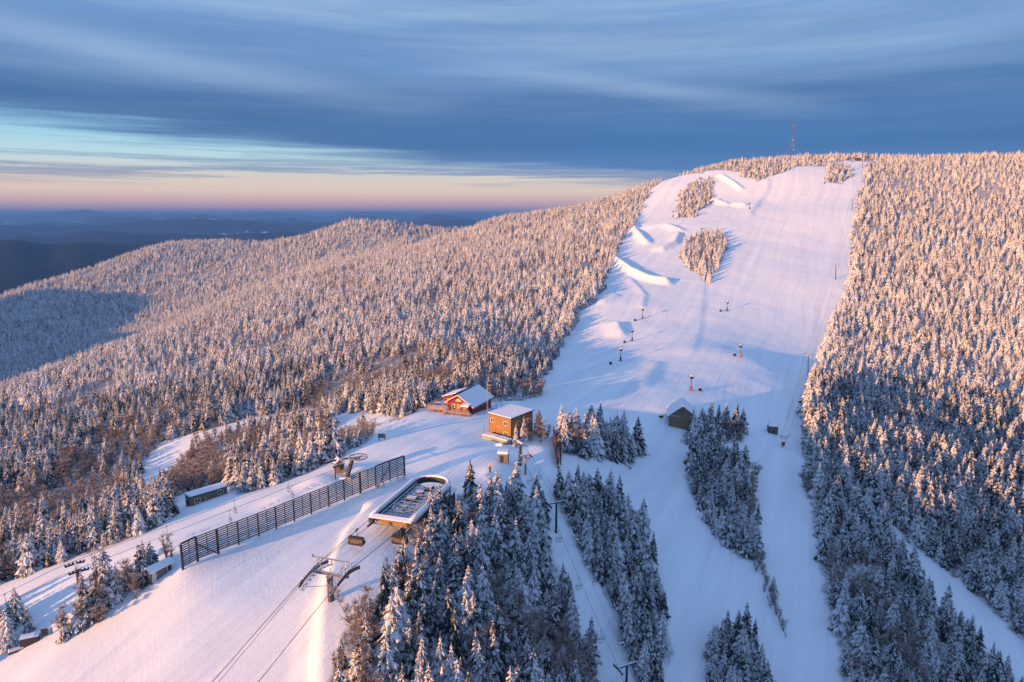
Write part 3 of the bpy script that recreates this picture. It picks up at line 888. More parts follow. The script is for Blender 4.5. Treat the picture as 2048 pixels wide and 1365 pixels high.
for kind_name, sel in (('spruce', sel_s), ('bare tree', sel_b)):
    by = {}
    for i in sel: by.setdefault(stand_of(i), []).append(i)
    for (nm, gp), L in by.items():
        L.sort(key=lambda i: -py[i])
        nrow = max(1, int(round(math.sqrt(len(L) / 2.2))))
        nrow = max(nrow, -(-len(L) // 18))
        per = -(-len(L) // nrow)
        for rix in range(nrow):
            row = sorted(L[rix * per:(rix + 1) * per], key=lambda i: px[i])
            for c, i in enumerate(row):
                size_w = 'tall' if sc_[i] > 0.95 else ('small' if sc_[i] < 0.68 else 'slim')
                look = ('snow-laden ' if kind_name == 'spruce' else 'frosted ')
                rw = 'nearest row' if rix == 0 else ORD[rix] + ' row up'
                labels[i] = (f"{size_w} {look}{kind_name}, {ORD[min(c, 19)]} from left in {rw}, {nm}", gp)

proto_s = []
for cm, tmb in near_spruce:
    t = trunk_mb(8.0, 0.15)
    tmp = t.build('trunk', 'bark'); proto_s.append((cm, tmp.data)); bpy.data.objects.remove(tmp)
proto_b = []
for cm, limbs in near_bare:
    tmp = limbs.build('trunk', 'bark'); proto_b.append((cm, tmp.data)); bpy.data.objects.remove(tmp)

def plant(i, bare):
    lab, gp = labels[i]
    cm, tm = (proto_b[var[i] % 5] if bare else proto_s[var[i] % NV])
    nm = 'bare_tree' if bare else 'spruce_tree'
    t = thing(nm, lab, 'tree', (x[i], y[i], z[i]), rot[i], gp)
    s = sc_[i]; wv = 0.85 + 0.35 * ((var[i] * 37) % 100) / 100; t.scale = (s * wv, s * wv, s)
    for part, me_ in (('trunk', tm), ('crown', cm)):
        o = bpy.data.objects.new(part, me_); C.objects.link(o); o.parent = t
for i in sel_s: plant(i, False)
for i in sel_b: plant(i, True)

# ---- the rest of the forest: one object each
def proto_obj(name, me_list):
    """joined prototype mesh (trunk and crown)"""
    me_ = bpy.data.meshes.new(name)
    V = []; Fc = []; S_ = []; MI = []; mats = []
    for src in me_list:
        o = len(V)
        V += [tuple(v.co) for v in src.vertices]
        mats.append(src.materials[0])
        a_ = src.attributes.get('snow')
        if a_ is not None:
            buf = np.zeros(len(src.vertices), np.float32); a_.data.foreach_get('value', buf); S_ += list(buf)
        else: S_ += [0.0] * len(src.vertices)
        for p_ in src.polygons:
            Fc.append(tuple(v + o for v in p_.vertices)); MI.append(len(mats) - 1)
    me_.from_pydata(V, [], Fc)
    for mt in mats: me_.materials.append(mt)
    me_.polygons.foreach_set('material_index', MI)
    at_ = me_.attributes.new('snow', 'FLOAT', 'POINT'); at_.data.foreach_set('value', np.array(S_, np.float32))
    return bpy.data.objects.new(name, me_)
src_s = bpy.data.collections.new('spruce_kinds'); src_b = bpy.data.collections.new('bare_kinds')
for i in range(NV): src_s.objects.link(proto_obj('a%02d_spruce' % i, proto_s[i]))
for i in range(5):
    R = [2.1, 2.3, 2.7, 2.0, 2.5][i]
    V, Fc, S_ = spruce_crown(500 + i, 8.0, R, 13, 8, False, 0.25, 0.03)
    src_s.objects.link(proto_obj('b%02d_spruce' % i, [raw_mesh('far_crown', V, Fc, S_, 'needles')]))
for i in range(5): src_b.objects.link(proto_obj('a%02d_bare' % i, proto_b[i]))
for i in range(3):
    limbs, V, Fc, S_ = bare_parts(400 + i, 5.5, 2, 110)
    src_b.objects.link(proto_obj('b%02d_bare' % i, [raw_mesh('far_crown', V, Fc, S_, 'twigs')]))

def forest(name, label, mask, srcs, nvar_near, nvar_far, far_at):
    idx = np.nonzero(mask)[0]
    me_ = bpy.data.meshes.new(name)
    me_.vertices.add(len(idx)); me_.vertices.foreach_set('co', np.stack([x[idx], y[idx], z[idx]], 1).ravel())
    vi = np.where(dep[idx] < far_at, var[idx] % nvar_near, nvar_near + var[idx] % nvar_far).astype(np.int32)
    a1 = me_.attributes.new('vi', 'INT', 'POINT'); a1.data.foreach_set('value', vi)
    a2 = me_.attributes.new('rz', 'FLOAT', 'POINT'); a2.data.foreach_set('value', rot[idx].astype(np.float32))
    a3 = me_.attributes.new('sz', 'FLOAT', 'POINT'); a3.data.foreach_set('value', sc_[idx].astype(np.float32))
    a4 = me_.attributes.new('wd', 'FLOAT', 'POINT'); a4.data.foreach_set('value', (sc_[idx] * (0.78 + 0.55 * ((var[idx] * 37) % 100) / 100)).astype(np.float32))
    o = bpy.data.objects.new(name, me_); C.objects.link(o)
    tag(o, label, None, None, 'stuff')
    g_ = bpy.data.node_groups.new(name, 'GeometryNodeTree')
    g_.interface.new_socket('Geometry', in_out='INPUT', socket_type='NodeSocketGeometry')
    g_.interface.new_socket('Geometry', in_out='OUTPUT', socket_type='NodeSocketGeometry')
    gi = g_.nodes.new('NodeGroupInput'); go = g_.nodes.new('NodeGroupOutput')
    ci = g_.nodes.new('GeometryNodeCollectionInfo'); ci.inputs['Collection'].default_value = srcs
    ci.inputs['Separate Children'].default_value = True; ci.inputs['Reset Children'].default_value = True
    ip = g_.nodes.new('GeometryNodeInstanceOnPoints'); ip.inputs['Pick Instance'].default_value = True
    def attr(nm, ty):
        q = g_.nodes.new('GeometryNodeInputNamedAttribute'); q.data_type = ty; q.inputs['Name'].default_value = nm
        return [s for s in q.outputs if s.enabled and s.name == 'Attribute'][0]
    L = g_.links.new
    L(gi.outputs[0], ip.inputs['Points']); L(ci.outputs[0], ip.inputs['Instance'])
    L(attr('vi', 'INT'), ip.inputs['Instance Index'])
    cx = g_.nodes.new('ShaderNodeCombineXYZ'); L(attr('rz', 'FLOAT'), cx.inputs[2]); L(cx.outputs[0], ip.inputs['Rotation'])
    cs = g_.nodes.new('ShaderNodeCombineXYZ'); s_ = attr('sz', 'FLOAT'); w_ = attr('wd', 'FLOAT')
    for k in range(3): L(s_ if k == 2 else w_, cs.inputs[k])
    L(cs.outputs[0], ip.inputs['Scale'])
    L(ip.outputs[0], go.inputs[0])
    md = o.modifiers.new('forest', 'NODES'); md.node_group = g_
    return o
forest('spruce_forest', 'snow-covered spruce forest blanketing the mountain on both sides of the pistes', (~is_bare) & ~chosen, src_s, NV, 5, 330)
forest('bare_woods', 'frosted reddish brown bare woods mixed into the spruce forest', is_bare & ~chosen, src_b, 5, 3, 300)
# ------------------------------------------------------------------ materials for built things
worn('snowcap', (0.80, 0.81, 0.85), 0.8, 0.05, 2)
worn('dark_steel', (0.05, 0.052, 0.06), 0.5, 0.35, 3, 0.4, frost=0.35)
worn('steel', (0.15, 0.14, 0.14), 0.5, 0.3, 3, 0.4, frost=0.5)
worn('brown_steel', (0.085, 0.07, 0.065), 0.6, 0.35, 2, 0.2, frost=0.15)
worn('teal_steel', (0.03, 0.07, 0.085), 0.5, 0.3, 2, 0.2, frost=0.3)
worn('ochre_steel', (0.42, 0.22, 0.07), 0.5, 0.3, 2, 0.1, frost=0.4)
worn('rope', (0.05, 0.05, 0.055), 0.5, 0.2, 1, 0.5)
worn('fence_wood', (0.055, 0.042, 0.04), 0.85, 0.35, 4, frost=0.15)
worn('board_wood', (0.14, 0.06, 0.035), 0.85, 0.4, 4, stripe=('y', 0.25))
worn('orange_siding', (0.32, 0.165, 0.05), 0.7, 0.12, 3, stripe=('z', 0.22))
worn('tan_siding', (0.21, 0.155, 0.085), 0.75, 0.15, 3, stripe=('z', 0.25))
worn('olive_siding', (0.17, 0.135, 0.085), 0.75, 0.15, 3, stripe=('z', 0.2))
worn('red_siding', (0.20, 0.018, 0.015), 0.7, 0.18, 3, stripe=('z', 0.22))
worn('grey_siding', (0.10, 0.115, 0.12), 0.75, 0.2, 3, stripe=('z', 0.25))
worn('shed_grey', (0.17, 0.15, 0.15), 0.75, 0.2, 3)
worn('pale_door', (0.55, 0.56, 0.58), 0.6, 0.1, 3)
worn('trim', (0.72, 0.62, 0.45), 0.6, 0.1, 3)
worn('dark_trim', (0.06, 0.045, 0.04), 0.7, 0.2, 3)
worn('white_trim', (0.75, 0.73, 0.68), 0.6, 0.08, 3)
worn('deck_wood', (0.34, 0.19, 0.11), 0.8, 0.25, 4, frost=0.25)
worn('hut_wood', (0.42, 0.27, 0.13), 0.8, 0.2, 4, stripe=('z', 0.3))
worn('yellow_panel', (0.34, 0.19, 0.045), 0.5, 0.15, 2)
worn('tarp_green', (0.30, 0.32, 0.22), 0.6, 0.2, 3)
worn('blue_paint', (0.05, 0.16, 0.42), 0.5, 0.2, 3)
worn('red_paint', (0.32, 0.035, 0.03), 0.5, 0.2, 3)
worn('orange_paint', (0.70, 0.26, 0.04), 0.5, 0.2, 3)
worn('yellow_paint', (0.72, 0.46, 0.06), 0.5, 0.2, 3)
worn('pink_letter', (0.75, 0.35, 0.28), 0.6, 0.1, 3)
worn('gold_mark', (0.62, 0.42, 0.16), 0.5, 0.2, 3)
worn('black_box', (0.025, 0.028, 0.032), 0.6, 0.3, 3, frost=0.25)
worn('pale_metal', (0.5, 0.5, 0.52), 0.4, 0.15, 3, 0.3, frost=0.5)
m, nt, b = new_mat('window_glass'); b.inputs['Base Color'].default_value = (0.02, 0.03, 0.045, 1); b.inputs['Roughness'].default_value = 0.12; MAT['glass'] = m
m, nt, b = new_mat('bubble_shield'); b.inputs['Base Color'].default_value = (0.035, 0.023, 0.018, 1); b.inputs['Roughness'].default_value = 0.55; MAT['bubble'] = m

def rel(root, p): return Vector(p) - root.location

# ------------------------------------------------------------------ wind fence beside the left piste
FX = [366, 396, 437, 478, 518, 553, 589, 623, 658, 689, 721, 752, 780, 809]
fa, fb = G(366, 1139), G(809, 951)
def on_fence(px):
    # world point of the straight fence line seen at this column
    lo_, hi_ = 0.0, 1.0
    for _ in range(40):
        t = (lo_ + hi_) / 2; p = fa.lerp(fb, t)
        if project(p.x, p.y, p.z)[0] < px: lo_ = t
        else: hi_ = t
    return Vector((p.x, p.y, gz(p.x, p.y)))
posts = [on_fence(q) for q in FX]
fen = thing('wind_fence', 'long dark slatted wind fence standing across the snow behind the covered terminal', 'fence', posts[0])
FH = 4.5
for i, p in enumerate(posts):
    q = rel(fen, p); mb = MB(); thick = 0.34 if i in (0, 1, 2, 10, 13) else 0.22
    mb.box(q + Vector((0, 0, FH / 2 - 0.4)), (thick, thick, FH + 0.8 + (0.35 if i == 10 else 0)), rz=0.7)
    mb.build('post', 'fence_wood', fen, bevel=0.02)
for i in range(len(posts) - 1):
    a_, b_ = rel(fen, posts[i]), rel(fen, posts[i + 1]); d = (b_ - a_); mb = MB()
    L = d.length; rz = math.atan2(d.y, d.x); pitch = -math.atan2(d.z, math.hypot(d.x, d.y))
    c = (a_ + b_) / 2; nsl = 11
    for k in range(nsl):
        mb.box(c + Vector((0, 0, 0.55 + k * (FH - 0.65) / (nsl - 1))), (L - 0.2, 0.05, 0.22), rz=rz, ry=pitch)
    mb.box(c + Vector((0, 0, FH / 2 + 0.2)), (0.09, 0.10, FH - 0.3), rz=rz)
    mb.build('slat_panel', 'fence_wood', fen)
    if i in (0, 11, 12):
        mb = MB(); mb.box(c + Vector((0, 0, FH + 0.12)), (L, 0.2, 0.22), rz=rz, ry=pitch); mb.build('top_rail', 'fence_wood', fen)
    if i >= 10 or i % 2 == 0:
        mb = MB(); mb.box(c + Vector((0, 0, FH * 0.42)) + Vector((math.sin(rz), -math.cos(rz), 0)) * 0.10, (L - 0.3, 0.12, 0.10), rz=rz, ry=pitch); mb.build('snow_ledge', 'snowcap', fen)
for top_i, bot_i, dx in ((1, 2, 0.0), (12, 11, 0.0)):
    n_ = Vector((0.55, -0.83, 0)) * 0.8
    a_ = rel(fen, posts[top_i]) + Vector((0, 0, FH * (0.72 if top_i == 1 else 0.8))); b_ = rel(fen, posts[bot_i]) + n_ + Vector((0, 0, 0.1))
    mb = MB(); mb.cyl(a_, b_, 0.12, 0.12, 6); mb.build('brace', 'fence_wood', fen)

# ------------------------------------------------------------------ covered terminal of the bubble lift
TZ = -57.7
term = thing('lift_terminal', 'long covered chairlift terminal with open roof pit full of snow-dusted machinery', 'lift terminal', (-21.3, 112.6, TZ), math.radians(-17.2))
HWt, LT = 3.7, 16.6
def stadium(hw, ytail, y0=0.0, n=14):
    pts = [(-hw, y0)] + [(-hw, y0 + (ytail - y0) * k / 6) for k in range(1, 7)]
    for k in range(1, n):
        t = PI - PI * k / n
        pts.append((hw * math.cos(t), ytail + hw * 0.95 * math.sin(t)))
    pts += [(hw, y0 + (ytail - y0) * (6 - k) / 6) for k in range(0, 7)]
    return pts
path = stadium(HWt, LT)
def sweep(mb, path, prof, closed=False):
    """profile (offset outward, z) swept along a plan path"""
    m = len(path); vs = []
    for i, (px_, py_) in enumerate(path):
        a_ = path[i - 1] if (i > 0 or closed) else path[i]; b_ = path[(i + 1) % m] if (i < m - 1 or closed) else path[i]
        t = Vector((b_[0] - a_[0], b_[1] - a_[1], 0)).normalized(); nrm = Vector((-t.y, t.x, 0))
        for o_, zz in prof: vs.append(Vector((px_, py_, 0)) + nrm * o_ + Vector((0, 0, zz)))
    k = len(prof); fs = []
    for i in range(m if closed else m - 1):
        j = (i + 1) % m
        for q in range(k):
            r_ = (q + 1) % k
            fs.append((i * k + q, j * k + q, j * k + r_, i * k + r_))
    if not closed: fs += [tuple(range(k)), tuple(range((m - 1) * k, m * k))[::-1]]
    mb.add(vs, fs)
mb = MB(); sweep(mb, path, [(0.50, 4.6), (0.62, 5.0), (0.5, 5.32), (0.2, 5.5), (-0.1, 5.5), (-0.28, 5.36), (-0.3, 5.15), (-0.15, 5.02), (0.2, 5.0)])
mb.build('snowy_roof_rim', 'snowcap', term, smooth=True)
mb = MB(); sweep(mb, path, [(0.56, 3.75), (0.54, 4.59), (0.10, 4.98), (-0.34, 5.15), (-0.34, 4.0)]); mb.build('side_fascia', 'dark_steel', term)
mb = MB(); sweep(mb, [(p[0] * 0.84, p[1] * 0.985 + 0.3) for p in path], [(0.06, 4.0), (0.06, 5.3), (-0.06, 5.3), (-0.06, 4.0)]); mb.build('pit_lining', 'black_box', term)
mb = MB()
mb.add([(-HWt - .6, -.7, 4.92), (HWt + .6, -.7, 4.92), (HWt + .5, .7, 5.0), (-HWt - .5, .7, 5.0), (-HWt - .45, -.5, 5.1), (HWt + .45, -.5, 5.1), (HWt + .35, .5, 5.38), (-HWt - .35, .5, 5.38)],
       [(0, 3, 2, 1), (4, 5, 6, 7), (0, 1, 5, 4), (1, 2, 6, 5), (2, 3, 7, 6), (3, 0, 4, 7)])
mb.build('front_canopy', 'snowcap', term, bevel=0.12)
mb = MB(); mb.box((0.2, 0.05, 4.38), (5.6, 0.12, 0.95)); mb.build('front_panel', 'yellow_panel', term)
mb = MB(); mb.box((0, -0.22, 3.82), (7.2, 0.3, 0.16)); mb.box((0, -0.45, 4.84), (8.2, 0.3, 0.1)); mb.build('front_sill', 'steel', term)
for s in (-1, 1):
    mb = MB(); mb.box((s * 3.75, -0.2, 4.35), (0.75, 0.9, 1.1)); mb.box((s * 3.75, -1.1, 3.95), (0.25, 1.6, 0.18))
    for k in range(4): mb.cyl((s * 3.75 - .12, -1.6 + k * .45, 3.72), (s * 3.75 + .12, -1.6 + k * .45, 3.72), 0.17, n=10)
    mb.build('rope_entry', 'dark_steel', term)
mb = MB(); mb.box((0, 8.8, 4.02), (6.2, 17.4, 0.12)); mb.build('machine_deck', 'dark_steel', term)
rr_ = random.Random(5); mb = MB()
for k in range(46):
    mb.box((rr_.uniform(-2.5, 2.5), rr_.uniform(1.2, 17.5), 4.14), (rr_.uniform(.3, 1.4), rr_.uniform(.3, 1.6), rr_.uniform(.06, .2)), rz=rr_.uniform(0, 3))
mb.build('snow_patches', 'snowcap', term, bevel=0.04); 
mb = MB(); mb.ring((0, 5.6, 4.75), 2.35, 0.22, 0.22, 36)
for k in range(6): t = k * PI / 6; mb.box((0, 5.6, 4.75), (4.4, 0.14, 0.12), rz=t)
mb.cyl((0, 5.6, 4.1), (0, 5.6, 5.0), 0.4)
mb.build('bullwheel', 'steel', term)
mb = MB()
for yy, ll in ((9.6, 1.9), (12.6, 1.5), (15.5, 1.7)): mb.box((rr_.uniform(-.6, .6), yy, 4.55), (ll, 1.3, 0.95), rz=rr_.uniform(-.1, .1))
mb.cyl((-1.1, 11, 4.6), (1.0, 11, 4.6), 0.32)
mb.build('drive_motor', 'brown_steel', term, bevel=0.05)
mb = MB()
for s in (-1, 1):
    mb.box((s * 2.75, 8.6, 4.85), (0.16, 15.8, 0.18)); mb.box((s * 1.9, 8.6, 4.75), (0.12, 15.6, 0.12))
    for k in range(23): mb.cyl((s * 2.72 - .1, 1.2 + k * .66, 4.62), (s * 2.72 + .1, 1.2 + k * .66, 4.62), 0.24, n=8)
for k in range(11): mb.box((0, 1.6 + k * 1.4, 4.9), (5.5, 0.10, 0.12))
for k in range(9):
    a0 = Vector((rr_.uniform(-2.5, 2.5), rr_.uniform(2, 16.5), 4.9)); mb.cyl(a0, a0 + Vector((rr_.uniform(-1.6, 1.6), rr_.uniform(-1.5, 1.5), rr_.uniform(-.2, .25))), 0.05, n=5)
mb.build('conveyor_track', 'steel', term)
for yy in (2.2, 15.5):
    mb = MB(); mb.cyl((0.9 if yy < 5 else 0, yy, -2.5), (0.9 if yy < 5 else 0, yy, 4.0), 0.55, 0.55, 14); mb.box((0.4, yy, 3.75), (5.6, 0.7, 0.45)); mb.build('support_column', 'brown_steel', term, bevel=0.03)

# hut behind the terminal
q = G(884, 1018)
hut = thing('operator_hut', 'brown operator hut half hidden by spruces behind the covered terminal', 'hut', (q.x, q.y, q.z), math.radians(-20))
mb = MB(); mb.box((0, 1.2, 1.2), (3.4, 2.6, 3.2)); mb.build('wall', 'board_wood', hut)
mb = MB(); mb.add([(-2, -.4, 2.75), (2, -.4, 2.75), (2, 2.9, 3.2), (-2, 2.9, 3.2), (-2, -.4, 3.1), (2, -.4, 3.1), (2, 2.9, 3.55), (-2, 2.9, 3.55)], [(0, 3, 2, 1), (4, 5, 6, 7), (0, 1, 5, 4), (1, 2, 6, 5), (2, 3, 7, 6), (3, 0, 4, 7)]); mb.build('snowy_roof', 'snowcap', hut, bevel=0.08)
mb = MB(); mb.box((-.6, -.13, 1.7), (0.8, 0.06, 0.8)); w_ = mb.build('window', 'white_trim', hut); mb = MB(); mb.box((-.6, -.17, 1.7), (0.62, 0.04, 0.62)); mb.build('pane', 'glass', w_)

# ------------------------------------------------------------------ big lattice tower of the bubble lift
LU = Vector((-0.30, -0.954, 0)); LV = Vector((0.954, -0.30, 0))      # down the line, across the line
TC = Vector((-27.4, 94.6, 0)); tgz = gz(TC.x, TC.y)
tow = thing('lift_tower', 'thick brown chairlift tower with long curved sheave frames nearest the viewer', 'lift tower', (TC.x, TC.y, tgz), math.atan2(LV.y, LV.x), None)
HT = -53.0 - tgz
mb = MB(); mb.cyl((0, 0, -1.2), (0, 0, HT - 0.4), 0.50, 0.42, 16); mb.ring((0, 0, HT - 1.2), 0.56, 0.2, 0.12, 16); mb.build('pole', 'brown_steel', tow)
mb = MB(); mb.box((0, 0.1, HT - 0.2), (6.2, 0.42, 0.42)); mb.box((0, 0, HT - .5), (.9, .9, .3)); mb.build('crossarm', 'steel', tow)
mb = MB(); mb.box((-.4, 1.0, HT + 1.65), (6.4, 0.16, 0.18))
for s in (-2.6, -0.2, 2.3): mb.cyl((s * .55, 0.2, HT), (s, 1.0, HT + 1.6), 0.07, n=6)
mb.cyl((-2.6, .2, HT), (-2.6, 1.0, HT + 1.6), .08, n=6); mb.cyl((2.3, .2, HT), (2.3, 1.0, HT + 1.6), .08, n=6)
mb.cyl((-3.5, 1, HT + 1.6), (-3.5, 1, HT + 2.0), .12, n=6)
mb.build('upper_gantry', 'steel', tow)
def sheave_frame(par, sx, z0, L, drop, nwh, name='sheave_frame', walk=True, mat='steel', wh=0.24):
    mb = MB(); pts = []
    for k in range(9):
        u = -1 + 2 * k / 8; pts.append(Vector((sx, u * L / 2, z0 - drop * (u ** 2) - (0.10 if u < 0 else 0.0) * abs(u) * L * 0)))
    for a_, b_ in zip(pts[:-1], pts[1:]):
        d = b_ - a_; mb.box((a_ + b_) / 2, (0.22, d.length * 1.02, 0.30), rx=math.atan2(d.z, math.hypot(d.x, d.y)) if True else 0)
    o = mb.build(name, mat, par)
    mb = MB()
    for k in range(nwh):
        u = -0.96 + 1.92 * k / (nwh - 1); zz = z0 - drop * u * u + 0.26
        mb.cyl((sx - .10, u * L / 2, zz), (sx + .10, u * L / 2, zz), wh, n=10)
    mb.build('sheave_wheels', 'dark_steel', o)
    if walk:
        mb = MB(); s = -1 if sx < 0 else 1
        for rz_ in (0.55, 1.05):
            mb.tube([Vector((sx - s * 0.75, p.y, p.z + rz_ - .2)) for p in pts], 0.035, 5)
        mb.tube([Vector((sx - s * 0.35, p.y, p.z - .25)) for p in pts], 0.05, 5); mb.tube([Vector((sx - s * 0.8, p.y, p.z - .25)) for p in pts], 0.05, 5)
        for p in pts: mb.cyl((sx - s * .75, p.y, p.z - .25), (sx - s * .75, p.y, p.z + .85), 0.03, n=5); mb.box((sx - s * .55, p.y, p.z - .27), (.55, .35, .05))
        mb.build('catwalk', 'steel', o)
    return o
for s in (-1, 1): sheave_frame(tow, s * 2.8, HT + 0.0, 7.6, 0.75, 16)
mb = MB(); mb.cyl((-2.6, -3.3, HT - .9), (0, 0, HT - 2.1), 0.05, n=5); mb.cyl((2.6, -3.3, HT - .9), (0.2, 0, HT - 2.3), 0.05, n=5); mb.build('stay_rod', 'steel', tow)
mb = MB()
for s in (-.2, .2): mb.cyl((s, -.55, -.3), (s, -.55, HT - .4), .025, n=4)
for k in range(14): mb.cyl((-.2, -.55, .3 + k * .38), (.2, -.55, .3 + k * .38), .02, n=4)
mb.build('ladder', 'brown_steel', tow)

def rope(name, label, pts, r=0.038, group=None, sag=0.0):
    out_ = []
    for a_, b_ in zip(pts[:-1], pts[1:]):
        a_ = Vector(a_); b_ = Vector(b_); n_ = max(2, int((b_ - a_).length / 6))
        for k in range(n_): t = k / n_; p = a_.lerp(b_, t); p.z -= sag * (b_ - a_).length * 4 * t * (1 - t) * 0.01; out_.append(p)
    out_.append(Vector(pts[-1]))
    o0 = out_[0].copy(); mb = MB(); mb.tube([p - o0 for p in out_], r, 6)
    o = mb.build(name, 'rope', None); o.location = o0
    tag(o, label, 'cable', group); return out_
def tpt(x_, y_, z_): return TC + LV * x_ - LU * y_ + Vector((0, 0, tgz + z_))
def ext(p, v, t): return Vector(p) + Vector(v) * t
Lx = [Vector((-24.9, 113.9, -53.0)), tpt(-2.8, 0, HT + .5)]
Lx.append(ext(Lx[1], (-0.30, -0.954, -0.17), 60))
Rx = [Vector((-18.0, 111.8, -53.0)), tpt(2.8, 0, HT + .5)]
Rx.append(ext(Rx[1], (-0.30, -0.954, -0.17), 60))
ropeL = rope('haul_rope', 'thick haul rope on the fence side of the bubble lift', Lx, 0.045)
ropeR = rope('haul_rope', 'thick haul rope on the tree side of the bubble lift', Rx, 0.045)
rope('communication_cable', 'thinner cable running between the two haul ropes of the bubble lift', [Vector((-23.2, 113.4, -52.9)), tpt(-1.9, 0, HT + 1.3), ext(tpt(-1.9, 0, HT + 1.3), (-0.30, -0.954, -0.2), 60)], 0.03)

# ------------------------------------------------------------------ bubble chairs
def bubble_chair(label, p, rz):
    """p: grip point on the rope; local x across the line"""
    t = thing('bubble_chair', label, 'chairlift chair', p, rz, 'bubble chairs')
    mb = MB(); mb.box((0, 0, 0.06), (0.22, 0.75, 0.22)); mb.cyl((-.15, .25, .25), (.15, .25, .25), .12, n=8); mb.cyl((-.15, -.25, .25), (.15, -.25, .25), .12, n=8); mb.build('grip', 'dark_steel', t)
    mb = MB(); mb.tube([(0, 0, 0), (0.05, -.05, -.5), (0.08, -.05, -1.25)], 0.06, 6); mb.tube([(-1.45, 0, -2.3), (-1.42, 0, -1.5), (-1.1, 0, -1.25), (0, 0, -1.15), (1.1, 0, -1.25), (1.42, 0, -1.5), (1.45, 0, -2.3)], 0.06, 6); mb.build('hanger', 'steel', t)
    mb = MB(); prof = []
    for k in range(9):
        a_ = math.radians(100 - k * 17.5); prof.append((0.70 * math.cos(a_), 0.88 * math.sin(a_)))
    vs = []; W_ = 1.36
    for X_ in (-W_, -W_ * .5, 0, W_ * .5, W_):
        for yy, zz in prof: vs.append((X_, -yy - .05, -1.95 + zz))
    k_ = len(prof); fs = [(i * k_ + q, i * k_ + q + 1, (i + 1) * k_ + q + 1, (i + 1) * k_ + q) for i in range(4) for q in range(k_ - 1)]
    o_ = len(vs); mb.add(vs, fs); mb.add([(-W_, -y_ - .05, -1.95 + z_) for y_, z_ in prof], [tuple(range(k_))]); mb.add([(W_, -y_ - .05, -1.95 + z_) for y_, z_ in prof], [tuple(range(k_))[::-1]])
    sh = mb.build('bubble_shield', 'bubble', t, smooth=False)
    so = sh.modifiers.new('solid', 'SOLIDIFY'); so.thickness = 0.03
    mb = MB()
    for X_ in (-.75, -.35, 0, .38, .75): mb.box((X_ * .8, -.765, -1.93), (0.10, 0.03, 0.12))
    mb.build('emblem', 'gold_mark', sh)
    mb = MB(); mb.box((0, .12, -2.42), (2.7, 0.5, 0.10)); mb.box((0, .40, -2.1), (2.7, 0.08, 0.6)); mb.build('seat', 'black_box', t)
    mb = MB()
    for X_ in (-1.1, -.65, -.2, .25, .7, 1.15): mb.cyl((X_, -.1, -2.45), (X_, -.35, -2.85), .025, n=5); mb.cyl((X_ - .12, -.35, -2.85), (X_ + .12, -.35, -2.85), .025, n=5)
    mb.build('footrest', 'steel', t)
    return t
def at_px(pts, px):
    for a_, b_ in zip(pts[:-1], pts[1:]):
        pa = project(a_.x, a_.y, a_.z)[0]; pb = project(b_.x, b_.y, b_.z)[0]
        if (pa - px) * (pb - px) <= 0 and pa != pb: return a_.lerp(b_, float((px - pa) / (pb - pa)))
    return Vector(pts[0])
rzl = math.atan2(LV.y, LV.x)
bubble_chair('brown bubble chair hanging over the slope between terminal and tower', at_px(ropeL, 713), rzl)
bubble_chair('brown bubble chair leaving the covered terminal in front of its column', at_px(ropeR, 800), rzl)

# ------------------------------------------------------------------ double chairs
def small_chair(label, p, rz, group, src=[None]):
    if src[0] is None:
        t = thing('double_chair', label, 'chairlift chair', p, rz, group)
        mb = MB(); mb.box((0, 0, 0), (0.12, 0.3, 0.14)); mb.build('grip', 'dark_steel', t)
        mb = MB(); mb.tube([(0, 0, 0), (-.22, 0, -.25), (-.25, 0, -.5), (0.05, 0, -.95), (0.0, 0, -1.3)], 0.035, 5); mb.build('hanger', 'dark_steel', t)
        mb = MB(); W_ = 0.62
        mb.tube([(-W_ * .85, 0, -1.3), (-W_, 0, -1.42), (-W_, .05, -2.3), (-W_ * .9, -.1, -2.5), (W_ * .9, -.1, -2.5), (W_, .05, -2.3), (W_, 0, -1.42), (W_ * .85, 0, -1.3)], 0.035, 5, closed=True)
        mb.build('frame', 'dark_steel', t)
        mb = MB(); mb.box((0, -.18, -2.28), (1.1, 0.45, 0.05)); mb.build('seat', 'pale_metal', t)
        mb = MB()
        for k in range(3): mb.box((0, .08, -1.98 + .14 * k), (1.12, 0.04, 0.06))
        mb.build('backrest', 'dark_steel', t)
        src[0] = t; return t
    return dup(src[0], p, rz, label, group)

